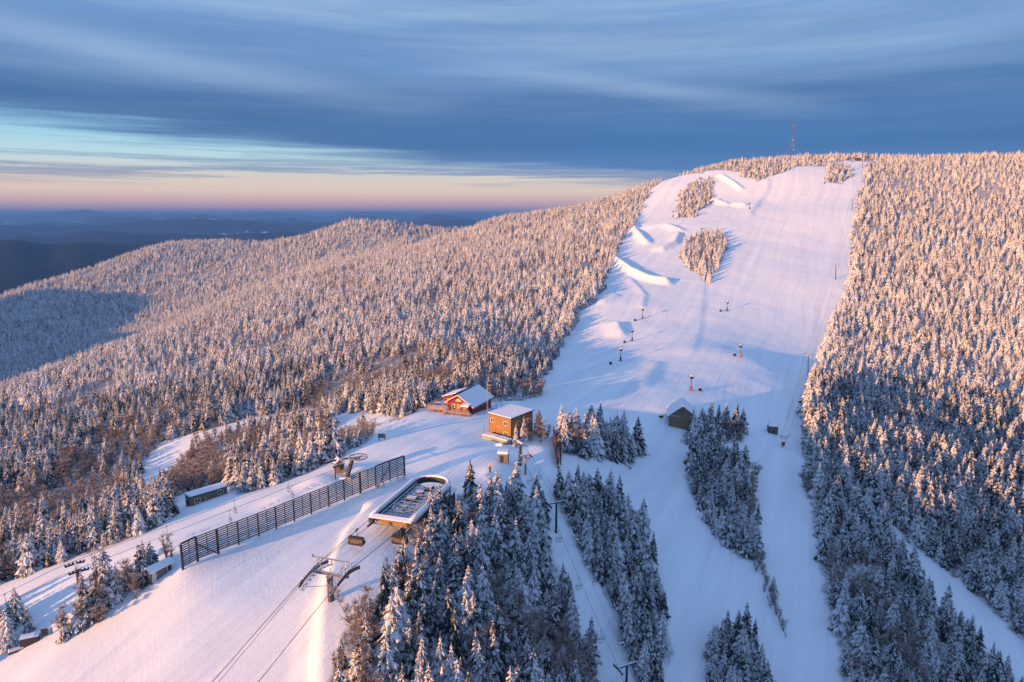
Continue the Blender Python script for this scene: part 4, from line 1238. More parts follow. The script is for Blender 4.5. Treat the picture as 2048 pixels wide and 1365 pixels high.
# left chairlift: ropes, tower, return station
UL = [Vector(PZ(655, 931, -53)), Vector(PZ(151, 1121, -58.0)), Vector(PZ(105, 1140, -58.2))]
UL.append(ext(UL[2], (UL[2] - UL[0]).normalized() + Vector((0, 0, -0.14)), 50))
LLp = [Vector(PZ(655, 944, -53)), Vector(PZ(155, 1139, -58.0)), Vector(PZ(119, 1152, -58.2))]
LLp.append(ext(LLp[2], (LLp[2] - LLp[0]).normalized() + Vector((0, 0, -0.14)), 50))
UL.insert(0, Vector(PZ(708, 915, -52.6))); LLp.insert(0, Vector(PZ(722, 924, -52.6)))
rUL = rope('haul_rope', 'far haul rope of the left double chairlift', UL, 0.032); rLL = rope('haul_rope', 'near haul rope of the left double chairlift', LLp, 0.032)
ld = (UL[2] - UL[1]); rz_left = math.atan2(ld.y, ld.x) + PI / 2
for r_pts, pxs, side in ((rUL, (576, 469, 333, 182, 9), 'far rope'), (rLL, (584, 459, 325, 185), 'near rope')):
    for k, q in enumerate(pxs):
        where = {576: 'above the sunlit bank by the return wheel', 469: 'left of the middle of the wind fence', 333: 'over the far end of the bushes', 182: 'above the tall spruces by the lift tower', 9: 'at the left picture edge',
                 584: 'close above the wind fence by the bank', 459: 'lower of the pair left of the wind fence', 325: 'behind the frosted bush by the small shed', 185: 'behind the spruce tops by the lift tower'}[q]
        small_chair(f'empty double chair on the {side}, {where}', at_px(r_pts, q), rz_left, 'double chairs of the left chairlift')
def t_tower(name, label, top, gauge, rz, mat, rails=True, L=3.0, nwh=6, r=0.24, extra=None):
    g_ = gz(top.x, top.y); t = thing(name, label, 'lift tower', (top.x, top.y, g_), rz); H_ = top.z - g_
    mb = MB(); mb.cyl((0, 0, -1), (0, 0, H_ - .1), r * 1.1, r * .85, 12); mb.build('pole', mat, t)
    mb = MB(); mb.box((0, 0, H_), (gauge, .26, .24)); mb.build('crossarm', mat, t)
    mb = MB(); mb.box((0, 0, H_ + .15), (gauge * .96, .26, .07)); mb.build('snow_on_arm', 'snowcap', t)
    for s in (-1, 1): sheave_frame(t, s * gauge / 2, H_ - .2, L, .12, nwh, walk=False, mat='dark_steel', wh=.15)
    if rails:
        mb = MB()
        for s in (-.32, .32): mb.tube([(-gauge * .4, s, H_ + .1), (-gauge * .4, s, H_ + .8), (gauge * .4, s, H_ + .8), (gauge * .4, s, H_ + .1)], .025, 4)
        mb.build('work_rail', 'dark_steel', t)
    return t
mid = (UL[2] + LLp[2]) / 2
t_tower('lift_tower', 'dark olive chairlift tower rising behind the spruces at the left', Vector((mid.x, mid.y, -58.25)), 3.4, rz_left, 'brown_steel', rails=False, L=2.9, nwh=6, r=0.32)
# return station with bullwheel
q = G(694, 957)
stn = thing('bullwheel_station', 'black leaning mast carrying a horizontal spoked bullwheel behind the wind fence', 'lift station', (q.x, q.y, q.z), 0)
mb = MB(); mb.cyl((-.3, 0, -.6), (1.3, 0.4, 4.3), 0.55, 0.42, 8); mb.build('mast', 'dark_steel', stn, bevel=0.02)
mb = MB(); mb.box((-.2, -.4, .3), (2.6, 1.0, .35)); mb.build('footing', 'snowcap', stn, bevel=.1)
mb = MB(); mb.ring((2.5, .6, 4.75), 2.1, .16, .24, 40)
for k in range(4): mb.box((2.5, .6, 4.75), (4.0, .13, .12), rz=k * PI / 4 + .2)
mb.cyl((2.5, .6, 4.5), (2.5, .6, 4.95), .35, n=12)
mb.build('bullwheel', 'steel', stn)
mb = MB(); mb.box((1.2, .4, 4.45), (3.4, .4, .3)); mb.box((-.6, .2, 4.5), (.5, .5, .4)); mb.box((.3, .3, 4.72), (1.0, .5, .2)); mb.build('wheel_carriage', 'brown_steel', stn)
mb = MB(); mb.tube([(-.5, .2, 4.4), (-2.2, .5, 3.2), (-2.0, .6, 1.5), (-.8, .4, .6)], .035, 5); mb.tube([(-.5, .2, 3.4), (-1.6, .5, 1.9), (-1.0, .4, .6)], .035, 5); mb.build('cable_loop', 'dark_steel', stn)
# hut and small guide mast
q = G(678, 943)
hut2 = thing('operator_hut', 'small golden wooden operator hut with snowy gable roof beside the bullwheel', 'hut', (q.x, q.y, q.z), math.radians(25))
mb = MB(); mb.box((0, 0, .9), (2.0, 2.0, 2.4)); mb.prism([(-1.0, -1.0, 2.1), (1.0, -1.0, 2.1), (0, -1.0, 2.9)], (0, 2.0, 0)); mb.build('wall', 'hut_wood', hut2)
for s in (-1, 1):
    mb = MB(); mb.add([(0, -1.25, 2.98), (0, 1.25, 2.98), (s * 1.3, 1.25, 2.0), (s * 1.3, -1.25, 2.0), (0, -1.25, 3.14), (0, 1.25, 3.14), (s * 1.3, 1.25, 2.16), (s * 1.3, -1.25, 2.16)], [(0, 1, 2, 3), (4, 7, 6, 5), (0, 3, 7, 4), (1, 5, 6, 2), (3, 2, 6, 7), (0, 4, 5, 1)])
    mb.build('roof_slope', 'snowcap', hut2)
mb = MB(); mb.box((.35, -1.03, 1.2), (.7, .06, 1.0)); o = mb.build('window', 'dark_trim', hut2); mb = MB(); mb.box((.35, -1.07, 1.2), (.52, .04, .8)); mb.build('pane', 'glass', o)
mb = MB(); mb.box((0, -.3, -.35), (2.8, 3.0, .22)); mb.build('platform', 'deck_wood', hut2)
q = G(671, 958)
gm = thing('guide_mast', 'short dark mast with two sheave arms in front of the golden hut', 'mast', (q.x, q.y, q.z), rz_left)
mb = MB(); mb.cyl((0, 0, -.5), (0, 0, 3.4), .15, .12, 8); mb.build('pole', 'dark_steel', gm)
mb = MB(); mb.box((0, 0, 3.3), (3.6, .18, .16)); mb.build('crossarm', 'dark_steel', gm)
for s in (-1, 1): sheave_frame(gm, s * 1.75, 3.5, 2.6, .1, 6, walk=False, mat='dark_steel', wh=.14)

# ------------------------------------------------------------------ centre double chairlift
cl = [Vector(PY(1031, 893, 151)), Vector(PY(1041, 912, 147)), Vector(PY(1095, 1004, 132.4)), Vector(PY(1235, 1332, 108.2))]
cr_ = [Vector(PY(1050, 892, 151)), Vector(PY(1061, 911, 147)), Vector(PY(1131, 1006, 131.4)), Vector(PY(1273, 1329, 107.4))]
for L_ in (cl, cr_): L_.append(ext(L_[-1], (L_[-1] - L_[-2]).normalized(), 60))
rCL = rope('haul_rope', 'left-hand haul rope of the double chairlift between the lower woods', cl, 0.03, sag=1.0)
rCR = rope('haul_rope', 'right-hand haul rope of the double chairlift between the lower woods', cr_, 0.03, sag=1.0)
rope('communication_cable', 'thin cable between the haul ropes of the centre double chairlift', [(a_ + b_) / 2 + Vector((0, 0, .5)) for a_, b_ in zip(cl[1:], cr_[1:])], 0.02)
dl = cl[3] - cl[2]; rzc = math.atan2(dl.y, dl.x) + PI / 2
def at_py(pts, py):
    for a_, b_ in zip(pts[:-1], pts[1:]):
        pa = project(a_.x, a_.y, a_.z)[1]; pb = project(b_.x, b_.y, b_.z)[1]
        if (pa - py) * (pb - py) <= 0 and pa != pb: return a_.lerp(b_, float((py - pa) / (pb - pa)))
    return Vector(pts[0])
for r_pts, L_, side in ((rCL, [(906, 'level with the snowy hut roof'), (946, 'just below the ochre-footed tower'), (990, 'beside the arm of the tall dark tower'), (1060, 'close to the pole of the tall dark tower'), (1155, 'halfway down the lift clearing'), (1260, 'just above the lowest tower')], 'left rope'),
                        (rCR, [(902, 'level with the snowy hut roof'), (937, 'just below the ochre-footed tower'), (985, 'behind the arm of the tall dark tower'), (1057, 'right of the pole of the tall dark tower'), (1112, 'against the edge of the right-hand wood'), (1146, 'halfway down the lift clearing'), (1262, 'just above the lowest tower')], 'right rope')):
    for q_, where in L_: small_chair(f'empty double chair on the {side}, {where}', at_py(r_pts, q_), rzc, 'double chairs of the centre chairlift')
t_tower('lift_tower', 'tall dark tee-shaped chairlift tower between the lower woods', (cl[2] + cr_[2]) / 2, 3.6, rzc, 'teal_steel', L=2.6, nwh=6)
t_tower('lift_tower', 'dark teal tee-shaped chairlift tower at the bottom picture edge', (cl[3] + cr_[3]) / 2, 3.7, rzc, 'teal_steel', L=2.8, nwh=6)
tt = t_tower('lift_tower', 'short tee-shaped chairlift tower with ochre pole by the small snowy hut', (cl[1] + cr_[1]) / 2 + Vector((0, 0, .1)), 2.4, rzc, 'ochre_steel', rails=False, L=1.8, nwh=4, r=.24)
p = (cl[0] + cr_[0]) / 2; g_ = gz(p.x, p.y)
bw = thing('bullwheel_tower', 'teal post holding the top bullwheel of the centre chairlift under snow', 'lift station', (p.x, p.y, g_), rzc)
H_ = p.z - g_ + .4
mb = MB(); mb.cyl((0, 0, -1), (0, 0, H_), .38, .34, 12); mb.build('post', 'teal_steel', bw)
mb = MB(); mb.ring((0, .8, H_ + .3), 1.5, .14, .2, 32)
for k in range(3): mb.box((0, .8, H_ + .3), (2.8, .1, .1), rz=k * PI / 3)
mb.build('bullwheel', 'dark_steel', bw)
mb = MB(); mb.tube([(-1.5, -.8, H_ - .5), (-1.35, -.8, H_ - .2), (0, -.6, H_ - .1), (1.35, -.8, H_ - .2), (1.5, -.8, H_ - .5)], .09, 6); mb.build('guide_arm', 'teal_steel', bw)
mb = MB(); mb.box((0, .2, H_ + .55), (.7, 2.6, .25)); mb.build('snow_ridge', 'snowcap', bw, bevel=.1)
q = G(1006, 926)
h3 = thing('lift_hut', 'little hut with thick snow roof and dark doorway by the ochre-footed tower', 'hut', (q.x, q.y, q.z), math.radians(-8))
mb = MB(); mb.box((0, 1, .95), (2.2, 2.0, 2.3)); mb.build('wall', 'shed_grey', h3)
mb = MB(); mb.box((-.3, -.03, .95), (.75, .08, 1.7)); mb.build('doorway', 'black_box', h3)
mb = MB(); mb.box((0, 1, 2.42), (2.6, 2.5, .65)); mb.build('snow_roof', 'snowcap', h3, bevel=.18)
q = G(980, 946)
sg = thing('marker_sign', 'narrow upright yellow and orange marker board on the snow left of the little hut', 'sign', (q.x, q.y, q.z), math.radians(-15))
mb = MB()
for k in range(5): mb.m = k % 2; mb.box((0, 0, .5 + k * .38), (.55, .08, .376))
mb.build('panel', ['orange_paint', 'yellow_paint'], sg)
mb = MB()
for s in (-.22, .22): mb.cyl((s, .08, -.4), (s, .08, 2.2), .04, n=6)
mb.build('post', 'dark_trim', sg)

# ------------------------------------------------------------------ orange building
def window(par, c, w_, h_, cols=2, mat='white_trim', face='y', off=0.0):
    mb = MB(); t = .08
    def bx(cx, cz, sx, sz, dep_=.07, d0=0):
        if face == 'y': mb.box((c[0] + cx, c[1] - d0, c[2] + cz), (sx, dep_, sz))
        else: mb.box((c[0] + d0, c[1] + cx, c[2] + cz), (dep_, sx, sz))
    bx(0, h_ / 2, w_ + t, t * 1.3); bx(0, -h_ / 2, w_ + t, t * 1.3); bx(-w_ / 2, 0, t * 1.3, h_); bx(w_ / 2, 0, t * 1.3, h_)
    for k in range(1, cols): bx(-w_ / 2 + w_ * k / cols, 0, t, h_)
    f_ = mb.build('window', mat, par)
    mb = MB(); bx(0, 0, w_ * .97, h_ * .97, .03, -.012)
    mb.build('pane', 'glass', f_)
    return f_
OB = thing('orange_building', 'two-storey orange boarded building with flat snowy roof', 'building', (-6.1, 173.4, -57.6), math.radians(-41.9))
W_, D_, H_ = 7.8, 8.7, 6.1
mb = MB(); mb.box((W_ / 2, D_ / 2, H_ / 2 - .75), (W_, D_, H_ + 1.5)); mb.build('wall', 'orange_siding', OB)
mb = MB(); mb.add([(-.35, -.35, H_ - .05), (W_ + .35, -.35, H_ - .05), (W_ + .35, D_ + .35, H_ + .35), (-.35, D_ + .35, H_ + .35), (-.35, -.35, H_ + .12), (W_ + .35, -.35, H_ + .12), (W_ + .35, D_ + .35, H_ + .52), (-.35, D_ + .35, H_ + .52)], [(0, 3, 2, 1), (4, 5, 6, 7), (0, 1, 5, 4), (1, 2, 6, 5), (2, 3, 7, 6), (3, 0, 4, 7)])
rf = mb.build('roof', 'dark_trim', OB)
mb = MB(); mb.add([(-.3, -.3, H_ + .125), (W_ + .3, -.3, H_ + .125), (W_ + .3, D_ + .3, H_ + .525), (-.3, D_ + .3, H_ + .525), (-.2, -.2, H_ + .35), (W_ + .2, -.2, H_ + .35), (W_ + .2, D_ + .2, H_ + .72), (-.2, D_ + .2, H_ + .72)], [(0, 3, 2, 1), (4, 5, 6, 7), (0, 1, 5, 4), (1, 2, 6, 5), (2, 3, 7, 6), (3, 0, 4, 7)])
mb.build('snow_cover', 'snowcap', rf, bevel=.08)
for c_ in ((1.3, -.03, 4.5), (6.0, -.03, 4.5), (6.0, -.03, 1.7)): window(OB, c_, 1.15, 1.05)
window(OB, (W_ + .03, 3.0, 4.4), 1.0, 1.0, face='x'); window(OB, (W_ + .03, 6.3, 4.4), 1.0, 1.0, face='x')
mb = MB(); mb.box((1.55, -.03, 1.35), (1.9, .06, 3.1)); dd = mb.build('door', 'orange_siding', OB); mb = MB(); mb.box((2.3, -.09, 1.2), (.08, .06, .2)); mb.build('handle', 'dark_steel', dd)
mb = MB(); mb.box((.12, -.045, 2.4), (.14, .09, 7.2)); mb.box((.6, -.02, 2.4), (.1, .05, 7.2)); mb.box((W_ - .08, -.045, 2.4), (.16, .09, 7.2)); mb.box((W_ / 2, -.045, H_ - .2), (W_, .09, .16)); mb.build('corner_trim', 'ochre_steel', OB)
mb = MB(); rr_ = random.Random(3); xx_ = 2.5
while xx_ < 5.1:
    wl = rr_.uniform(.10, .2); mb.box((xx_, -.03, 3.15 - (xx_ - 2.5) * .02), (wl, .05, .2)); xx_ += wl + rr_.uniform(.05, .12)
mb.build('lettering', 'pink_letter', OB)
q = Vector((-6.1, 173.4, 0))
an = thing('antenna_mast', 'tall thin lattice antenna mast at the left corner of the orange building', 'antenna', (-6.5, 173.2, gz(-6.5, 173.2)), 0)
mb = MB()
for k in range(3):
    t = k * 2.094; mb.cyl((.16 * math.cos(t), .16 * math.sin(t), -.4), (.12 * math.cos(t), .12 * math.sin(t), 14.2), .03, n=5)
for k in range(28):
    t = k * 2.094; mb.cyl((.15 * math.cos(t), .15 * math.sin(t), k * .5), (.15 * math.cos(t + 2.094), .15 * math.sin(t + 2.094), k * .5 + .5), .018, n=4)
mb.build('lattice', 'pale_metal', an)
mb = MB(); mb.cyl((0, 0, 14), (0, 0, 16), .025, n=5); mb.box((0, 0, 13.6), (.9, .05, .05)); mb.build('aerial', 'pale_metal', an)
for (a0, lab, w2, d2, rz2) in (((981, 878), 'snow-topped green tarpaulin box, left of the pair before the orange building', 4.0, 2.1, -30), ((1007, 885), 'snow-topped green tarpaulin box, right of the pair before the orange building', 4.1, 2.2, -42)):
    q = G(*a0); t = thing('covered_crate', lab, 'crate', (q.x, q.y, q.z), math.radians(rz2), 'covered crates by the orange building')
    mb = MB(); mb.box((0, 0, .35), (w2, d2, 1.3)); mb.build('tarpaulin', 'tarp_green', t, bevel=.06)
    mb = MB(); mb.box((0, 0, 1.14), (w2 * 1.02, d2 * 1.02, .32)); mb.build('snow_cover', 'snowcap', t, bevel=.13)
q = G(998, 891); mb = MB(); mb.box((0, 0, .15), (1.7, 1.0, .7)); mb.box((.3, -.1, .5), (1.0, .7, .35)); o = mb.build('snow_heap', 'snowcap', None, bevel=.2); o.location = q; tag(o, 'low snow-buried heap in front of the two covered crates', 'snow heap')
q = G(968, 868); mb = MB(); mb.cyl((0, 0, -.3), (0, 0, 2.4), .05, n=6); mb.box((0, 0, 2.45), (.16, .1, .2)); o = mb.build('marker_pole', 'dark_steel', None); o.location = q; tag(o, 'thin dark marker pole left of the covered crates', 'pole')

# ------------------------------------------------------------------ red lodge
RL = thing('red_lodge', 'red summit lodge with snowy gable roof and timber deck', 'lodge', (-19.3, 197.4, -57.2), math.radians(-24.2))
W_, D_ = 8.2, 13.0; ZL, ZR, ZA, XA = 2.3, 1.7, 4.5, 3.7
mb = MB(); mb.prism([(0, 0, -2.5), (W_, 0, -2.5), (W_, 0, ZR), (XA, 0, ZA), (0, 0, ZL)], (0, D_, 0)); mb.build('wall', 'red_siding', RL)
def slope(x0, z0, x1, z1, y0, y1, th=.1, par=None, nm='roof_slope', mat='dark_trim', snow=.22):
    mb = MB(); mb.add([(x0, y0, z0), (x0, y1, z0), (x1, y1, z1), (x1, y0, z1), (x0, y0, z0 + th), (x0, y1, z0 + th), (x1, y1, z1 + th), (x1, y0, z1 + th)], [(0, 1, 2, 3), (4, 7, 6, 5), (0, 3, 7, 4), (1, 5, 6, 2), (3, 2, 6, 7), (0, 4, 5, 1)])
    r_ = mb.build(nm, mat, par)
    t2 = th + .003
    mb = MB(); mb.add([(x0, y0 + .04, z0 + t2), (x0, y1 - .04, z0 + t2), (x1, y1 - .04, z1 + t2), (x1, y0 + .04, z1 + t2), (x0, y0 + .08, z0 + t2 + snow), (x0, y1 - .08, z0 + t2 + snow), (x1, y1 - .08, z1 + t2 + snow * .8), (x1, y0 + .08, z1 + t2 + snow * .8)], [(0, 1, 2, 3), (4, 7, 6, 5), (0, 3, 7, 4), (1, 5, 6, 2), (3, 2, 6, 7), (0, 4, 5, 1)])
    mb.build('snow_cover', 'snowcap', r_)
    return r_
sl = (ZA - ZL) / XA; sr = (ZA - ZR) / (W_ - XA)
slope(XA, ZA + .02, -.7, ZL - .7 * sl + .02, -.7, D_ + .5, par=RL); slope(XA, ZA + .02, W_ + .8, ZR - .8 * sr + .02, -.7, D_ + .5, par=RL)
for x0, z0, x1, z1 in ((XA, ZA, -.7, ZL - .7 * sl), (XA, ZA, W_ + .8, ZR - .8 * sr)):
    mb = MB(); mb.add([(x0, -.76, z0 + .12), (x1, -.76, z1 + .12), (x1, -.76, z1 - .12), (x0, -.76, z0 - .12), (x0, -.705, z0 + .12), (x1, -.705, z1 + .12), (x1, -.705, z1 - .12), (x0, -.705, z0 - .12)], [(0, 1, 2, 3), (7, 6, 5, 4), (0, 4, 5, 1), (1, 5, 6, 2), (2, 6, 7, 3), (3, 7, 4, 0)]); mb.build('bargeboard', 'red_paint', RL)
for cx_ in (1.9, 2.9): window(RL, (cx_, -.03, 1.15), .85, 1.15, 2, 'trim')
window(RL, (4.9, -.03, 1.15), .8, 1.1, 2, 'trim')
for k in range(5): window(RL, (W_ + .03, 1.8 + k * 2.3, .95), 1.2, .8, 2, 'trim', face='x')
mb = MB(); mb.box((3.9, -.04, .9), (.9, .08, 2.0)); dr = mb.build('door', 'ochre_steel', RL); mb = MB(); mb.box((4.2, -.1, .9), (.06, .06, .16)); mb.build('handle', 'dark_steel', dr)
mb = MB(); mb.prism([(3.1, -.12, 3.05), (4.5, -.12, 3.05), (4.35, -.12, 3.35), (4.0, -.12, 3.3), (3.8, -.12, 3.65), (3.6, -.12, 3.3), (3.25, -.12, 3.4)], (0, .08, 0)); mb.prism([(2.8, -.12, 2.72), (4.8, -.12, 2.72), (4.7, -.12, 2.95), (2.9, -.12, 2.95)], (0, .08, 0)); mb.build('emblem', 'trim', RL)
mb = MB(); mb.box((3.8, -.04, 2.4), (2.4, .06, .26)); mb.build('name_board', 'red_paint', RL)
# left wing
mb = MB(); mb.prism([(-3.2, 3.5, -2.0), (.0, 3.5, -2.0), (.0, 3.5, 3.55), (-3.2, 3.5, 2.55)], (0, 6.5, 0)); mb.build('side_wing', 'red_siding', RL)
slope(1.2, 4.0, -3.8, 2.45, 2.9, 10.6, par=RL, nm='wing_roof')
window(RL, (-1.4, 3.47, 1.6), 1.2, .9, 2, 'trim')
# entry porch
mb = MB(); mb.box((6.7, -.85, .25), (2.2, 1.7, 3.1)); mb.build('porch', 'red_siding', RL)
mb = MB(); mb.add([(5.4, -2.0, 1.82), (8.0, -2.0, 1.82), (8.0, -.02, 2.3), (5.4, -.02, 2.3), (5.5, -1.9, 2.12), (7.9, -1.9, 2.12), (7.9, -.02, 2.6), (5.5, -.02, 2.6)], [(0, 3, 2, 1), (4, 5, 6, 7), (0, 1, 5, 4), (1, 2, 6, 5), (2, 3, 7, 6), (3, 0, 4, 7)]); mb.build('porch_roof', 'snowcap', RL)
window(RL, (6.8, -1.73, .95), .8, .9, 2, 'trim')
# deck
mb = MB(); mb.box((-3.2, 5.6, -.12), (6.3, 14.4, .2)); mb.box((4.4, -2.0, -.12), (8.8, 1.4, .2)); dk = mb.build('deck', 'deck_wood', RL)
mb = MB(); mb.box((-3.3, 5.8, .03), (5.7, 13.6, .09)); mb.build('snow_on_deck', 'snowcap', dk, bevel=.03)
def rail(pts):
    mb = MB()
    for a_, b_ in zip(pts[:-1], pts[1:]):
        a_ = Vector(a_); b_ = Vector(b_); d = b_ - a_; n_ = max(1, int(d.length / 1.3))
        for zz in (.35, .65, .98): mb.cyl(a_ + Vector((0, 0, zz)), b_ + Vector((0, 0, zz)), .055, n=5)
        for k in range(n_ + 1): p_ = a_ + d * k / n_; mb.cyl(p_, p_ + Vector((0, 0, 1.02)), .06, n=5)
        for k in range(int(d.length / .22)): p_ = a_ + d * (k + .5) / int(d.length / .22); mb.box(p_ + Vector((0, 0, .5)), (.04, .04, .95))
    return mb
rail([(-6.25, 12.6, 0), (-6.25, -1.5, 0), (1.4, -1.55, 0), (1.4, -2.65, 0)]).build('railing', 'deck_wood', RL)
rail([(2.6, -2.65, 0), (8.7, -2.65, 0)]).build('railing', 'deck_wood', RL)
for xx_, yy in [(-6.1, -1.3), (-4.2, -1.3), (-2.2, -1.3), (-.2, -1.3), (-6.1, 2), (-6.1, 5), (-6.1, 8), (3.0, -2.5), (5.8, -2.5), (8.4, -2.5), (-3.5, 2), (-1.5, 2)]:
    mb = MB(); mb.box((xx_, yy, -2.1), (.24, .24, 3.8)); mb.build('deck_post', 'deck_wood', RL)
mb = MB(); mb.box((-1.2, -1.2, -1.4), (3.2, .12, 2.4)); mb.build('skirt_panel', 'red_siding', RL)
mb = MB()
for k in range(9): mb.box((1.2 - k * .38, -3.0, -.25 - k * .27), (.42, 1.0, .08))
for yy in (-3.5, -2.5): mb.box((-.4, yy, -1.2), (4.0, .1, .26), ry=math.radians(-35.5)); mb.cyl((1.5, yy, .75), (-2.1, yy, -1.8), .05, n=5)
mb.build('stairs', 'deck_wood', RL)
mb = MB(); mb.box((-1.7, 2.9, 1.0), (1.9, 1.1, .22)); mb.build('awning', 'snowcap', RL, bevel=.08)
lr = lambda x_, y_: (RL.matrix_basis @ Vector((x_, y_, 0)))
RL.matrix_world = RL.matrix_basis
for k, (x_, y_, lab) in enumerate([(-4.6, 2.4, 'snow-capped picnic table nearest the deck corner of the lodge'), (-3.0, 6.2, 'snow-capped picnic table in the middle of the lodge deck'), (-4.6, 9.2, 'snow-capped picnic table at the far end of the lodge deck')]):
    R_ = Matrix.Rotation(math.radians(-24.2), 4, 'Z'); w0 = Vector((-19.3, 197.4, -57.13)) + R_.to_3x3() @ Vector((x_, y_, 0))
    if k == 0:
        pt = thing('picnic_table', lab, 'table', w0, math.radians(-10), 'picnic tables on the lodge deck')
        mb = MB(); mb.box((0, 0, .74), (1.8, .8, .06)); mb.build('tabletop', 'dark_trim', pt)
        mb = MB(); mb.box((0, 0, .82), (1.7, .7, .1)); mb.build('snow_cover', 'snowcap', pt, bevel=.03)
        for s in (-1, 1): mb = MB(); mb.box((0, s * .7, .44), (1.8, .28, .05)); mb.build('bench', 'dark_trim', pt)
        for s in (-1, 1): mb = MB(); mb.cyl((s * .6, -.7, .1), (s * .6, .15, .72), .05, n=5); mb.cyl((s * .6, .7, .1), (s * .6, -.15, .72), .05, n=5); mb.build('leg', 'dark_trim', pt)
    else: dup(pt, w0, math.radians(-20 + 12 * k), lab)
# blue ski racks beside the lodge
rk = None
for k, (qx, qy, lab) in enumerate([(978, 826, 'blue steel ski rack nearest the lodge corner post'), (987, 819, 'blue steel ski rack in the middle of the three'), (998, 812, 'blue steel ski rack farthest right beside the lodge'), (962, 831, 'blue steel ski rack against the lodge side wall')]):
    q = G(qx, qy)
    if rk is None:
        rk = thing('ski_rack', lab, 'ski rack', (q.x, q.y, q.z), math.radians(5), 'blue ski racks by the lodge')
        for s in (-1, 1): mb = MB(); mb.tube([(s * 1.0, -.35, -.1), (s * 1.0, 0, 1.0), (s * 1.0, .35, -.1)], .05, 5); mb.build('leg', 'blue_paint', rk)
        mb = MB(); mb.cyl((-1.1, 0, 1.0), (1.1, 0, 1.0), .06, n=6); mb.cyl((-1.0, -.2, .45), (1.0, -.2, .45), .05, n=5); mb.build('bar', 'blue_paint', rk)
    else: dup(rk, q, math.radians(5 + 8 * k), lab)
q = G(1019, 801); t = thing('bench', 'low dark bench capped with snow under the forest edge', 'bench', q, math.radians(10))
mb = MB(); mb.box((0, 0, .5), (1.7, .5, .1)); mb.build('seat', 'black_box', t)
mb = MB(); mb.box((0, 0, .64), (1.7, .5, .16)); mb.build('snow_cover', 'snowcap', t, bevel=.05)
for s in (-1, 1): mb = MB(); mb.box((s * .65, 0, .15), (.12, .45, .62)); mb.build('leg', 'black_box', t)
q = G(1036, 795); t = thing('pole_tripod', 'leaning wooden poles propped together at the forest edge', 'poles', q, 0)
for a_, b_ in (((-.9, 0, -.2), (.9, .1, 2.9)), ((.9, .3, -.2), (.8, .1, 2.6)), ((.2, -.5, -.2), (.8, .1, 2.4))): mb = MB(); mb.cyl(a_, b_, .07, .05, 6); mb.build('pole', 'deck_wood', t)
q = G(867, 805); t = thing('trail_marker', 'small tilted dark trail marker left of the lodge deck', 'marker', q, 0)
mb = MB(); mb.cyl((0, 0, -.3), (-.25, 0, 1.0), .05, n=5); mb.build('post', 'dark_trim', t); mb = MB(); mb.box((-.25, 0, .95), (.55, .06, .35), ry=.5); mb.build('board', 'dark_trim', t)

# ------------------------------------------------------------------ brown cabin, shed, crates, board
c0 = Vector((-72.4, 144.6, -66.0))
CB = thing('long_cabin', 'long low olive-brown cabin with flat snowy roof at the left forest edge', 'cabin', c0, math.radians(47))
mb = MB(); mb.box((4.2, 1.45, 1.2), (8.4, 2.9, 4.4)); mb.build('wall', 'olive_siding', CB)
mb = MB(); mb.box((4.2, 1.45, 3.47), (8.8, 3.3, .16)); rf = mb.build('roof', 'black_box', CB)
mb = MB(); mb.box((4.2, 1.45, 3.64), (8.6, 3.1, .18)); mb.build('snow_cover', 'snowcap', rf, bevel=.06)
window(CB, (1.5, -.03, 2.2), 1.2, .9, 2); window(CB, (6.8, -.03, 2.6), 1.2, .9, 2)
mb = MB(); mb.box((-.03, 1.6, 1.2), (.06, .9, 2.0)); mb.build('door', 'dark_trim', CB)
mb = MB(); mb.cyl((3.3, -.25, 1.6), (3.3, -.25, 3.0), .05, n=6); mb.box((3.3, -.12, 2.2), (.3, .2, .3)); mb.build('vent_pipe', 'pale_metal', CB)
q = G(304, 1170)
SH = thing('small_shed', 'small grey shed with pitched snowy roof and pale door among the bushes', 'shed', (q.x, q.y, q.z), math.radians(62))
mb = MB(); mb.box((1.9, .8, 1.0), (3.8, 1.6, 2.6)); mb.prism([(0.0, 0, 2.3), (0.0, 1.6, 2.3), (0.0, .8, 2.75)], (3.8, 0, 0)); mb.build('wall', 'shed_grey', SH)
for s in (0, 1):
    y0, y1 = (.8, -.35) if s == 0 else (.8, 1.95)
    mb = MB(); mb.add([(-.3, y0, 2.8), (4.1, y0, 2.8), (4.1, y1, 2.15), (-.3, y1, 2.15), (-.3, y0, 3.0), (4.1, y0, 3.0), (4.1, y1, 2.33), (-.3, y1, 2.33)], [(0, 1, 2, 3), (4, 7, 6, 5), (0, 3, 7, 4), (1, 5, 6, 2), (3, 2, 6, 7), (0, 4, 5, 1)]); mb.build('roof_slope', 'snowcap', SH)
mb = MB(); mb.box((.5, -.03, 1.1), (.75, .06, 1.9)); mb.build('door', 'pale_door', SH)
mb = MB(); mb.box((3.3, -.03, 1.35), (.8, .06, 1.4)); w_ = mb.build('window', 'white_trim', SH); mb = MB(); mb.box((3.3, -.07, 1.35), (.62, .03, 1.2)); mb.build('pane', 'glass', w_)
for x_ in (.4, 2.0, 3.6): mb = MB(); mb.box((x_, .1, -.3), (.4, .4, .6)); mb.build('footing', 'dark_trim', SH)
q = G(60, 1289)
t = thing('storage_crate', 'big dark crate topped with snow below the corner clump of spruces', 'crate', q, math.radians(25))
mb = MB(); mb.box((0, .5, .45), (2.5, 1.5, 1.5)); mb.build('body', 'black_box', t, bevel=.04)
mb = MB(); mb.box((-.2, .6, 1.27), (1.7, 1.1, .14)); mb.build('snow_cover', 'snowcap', t, bevel=.05)
mb = MB(); mb.box((0, .5, 1.21), (2.6, 1.6, .06)); mb.build('lid', 'black_box', t)
q = G(33, 1303)
t = thing('snowy_pallet', 'flat snow-buried pallet lying below the dark crate', 'pallet', q, math.radians(38))
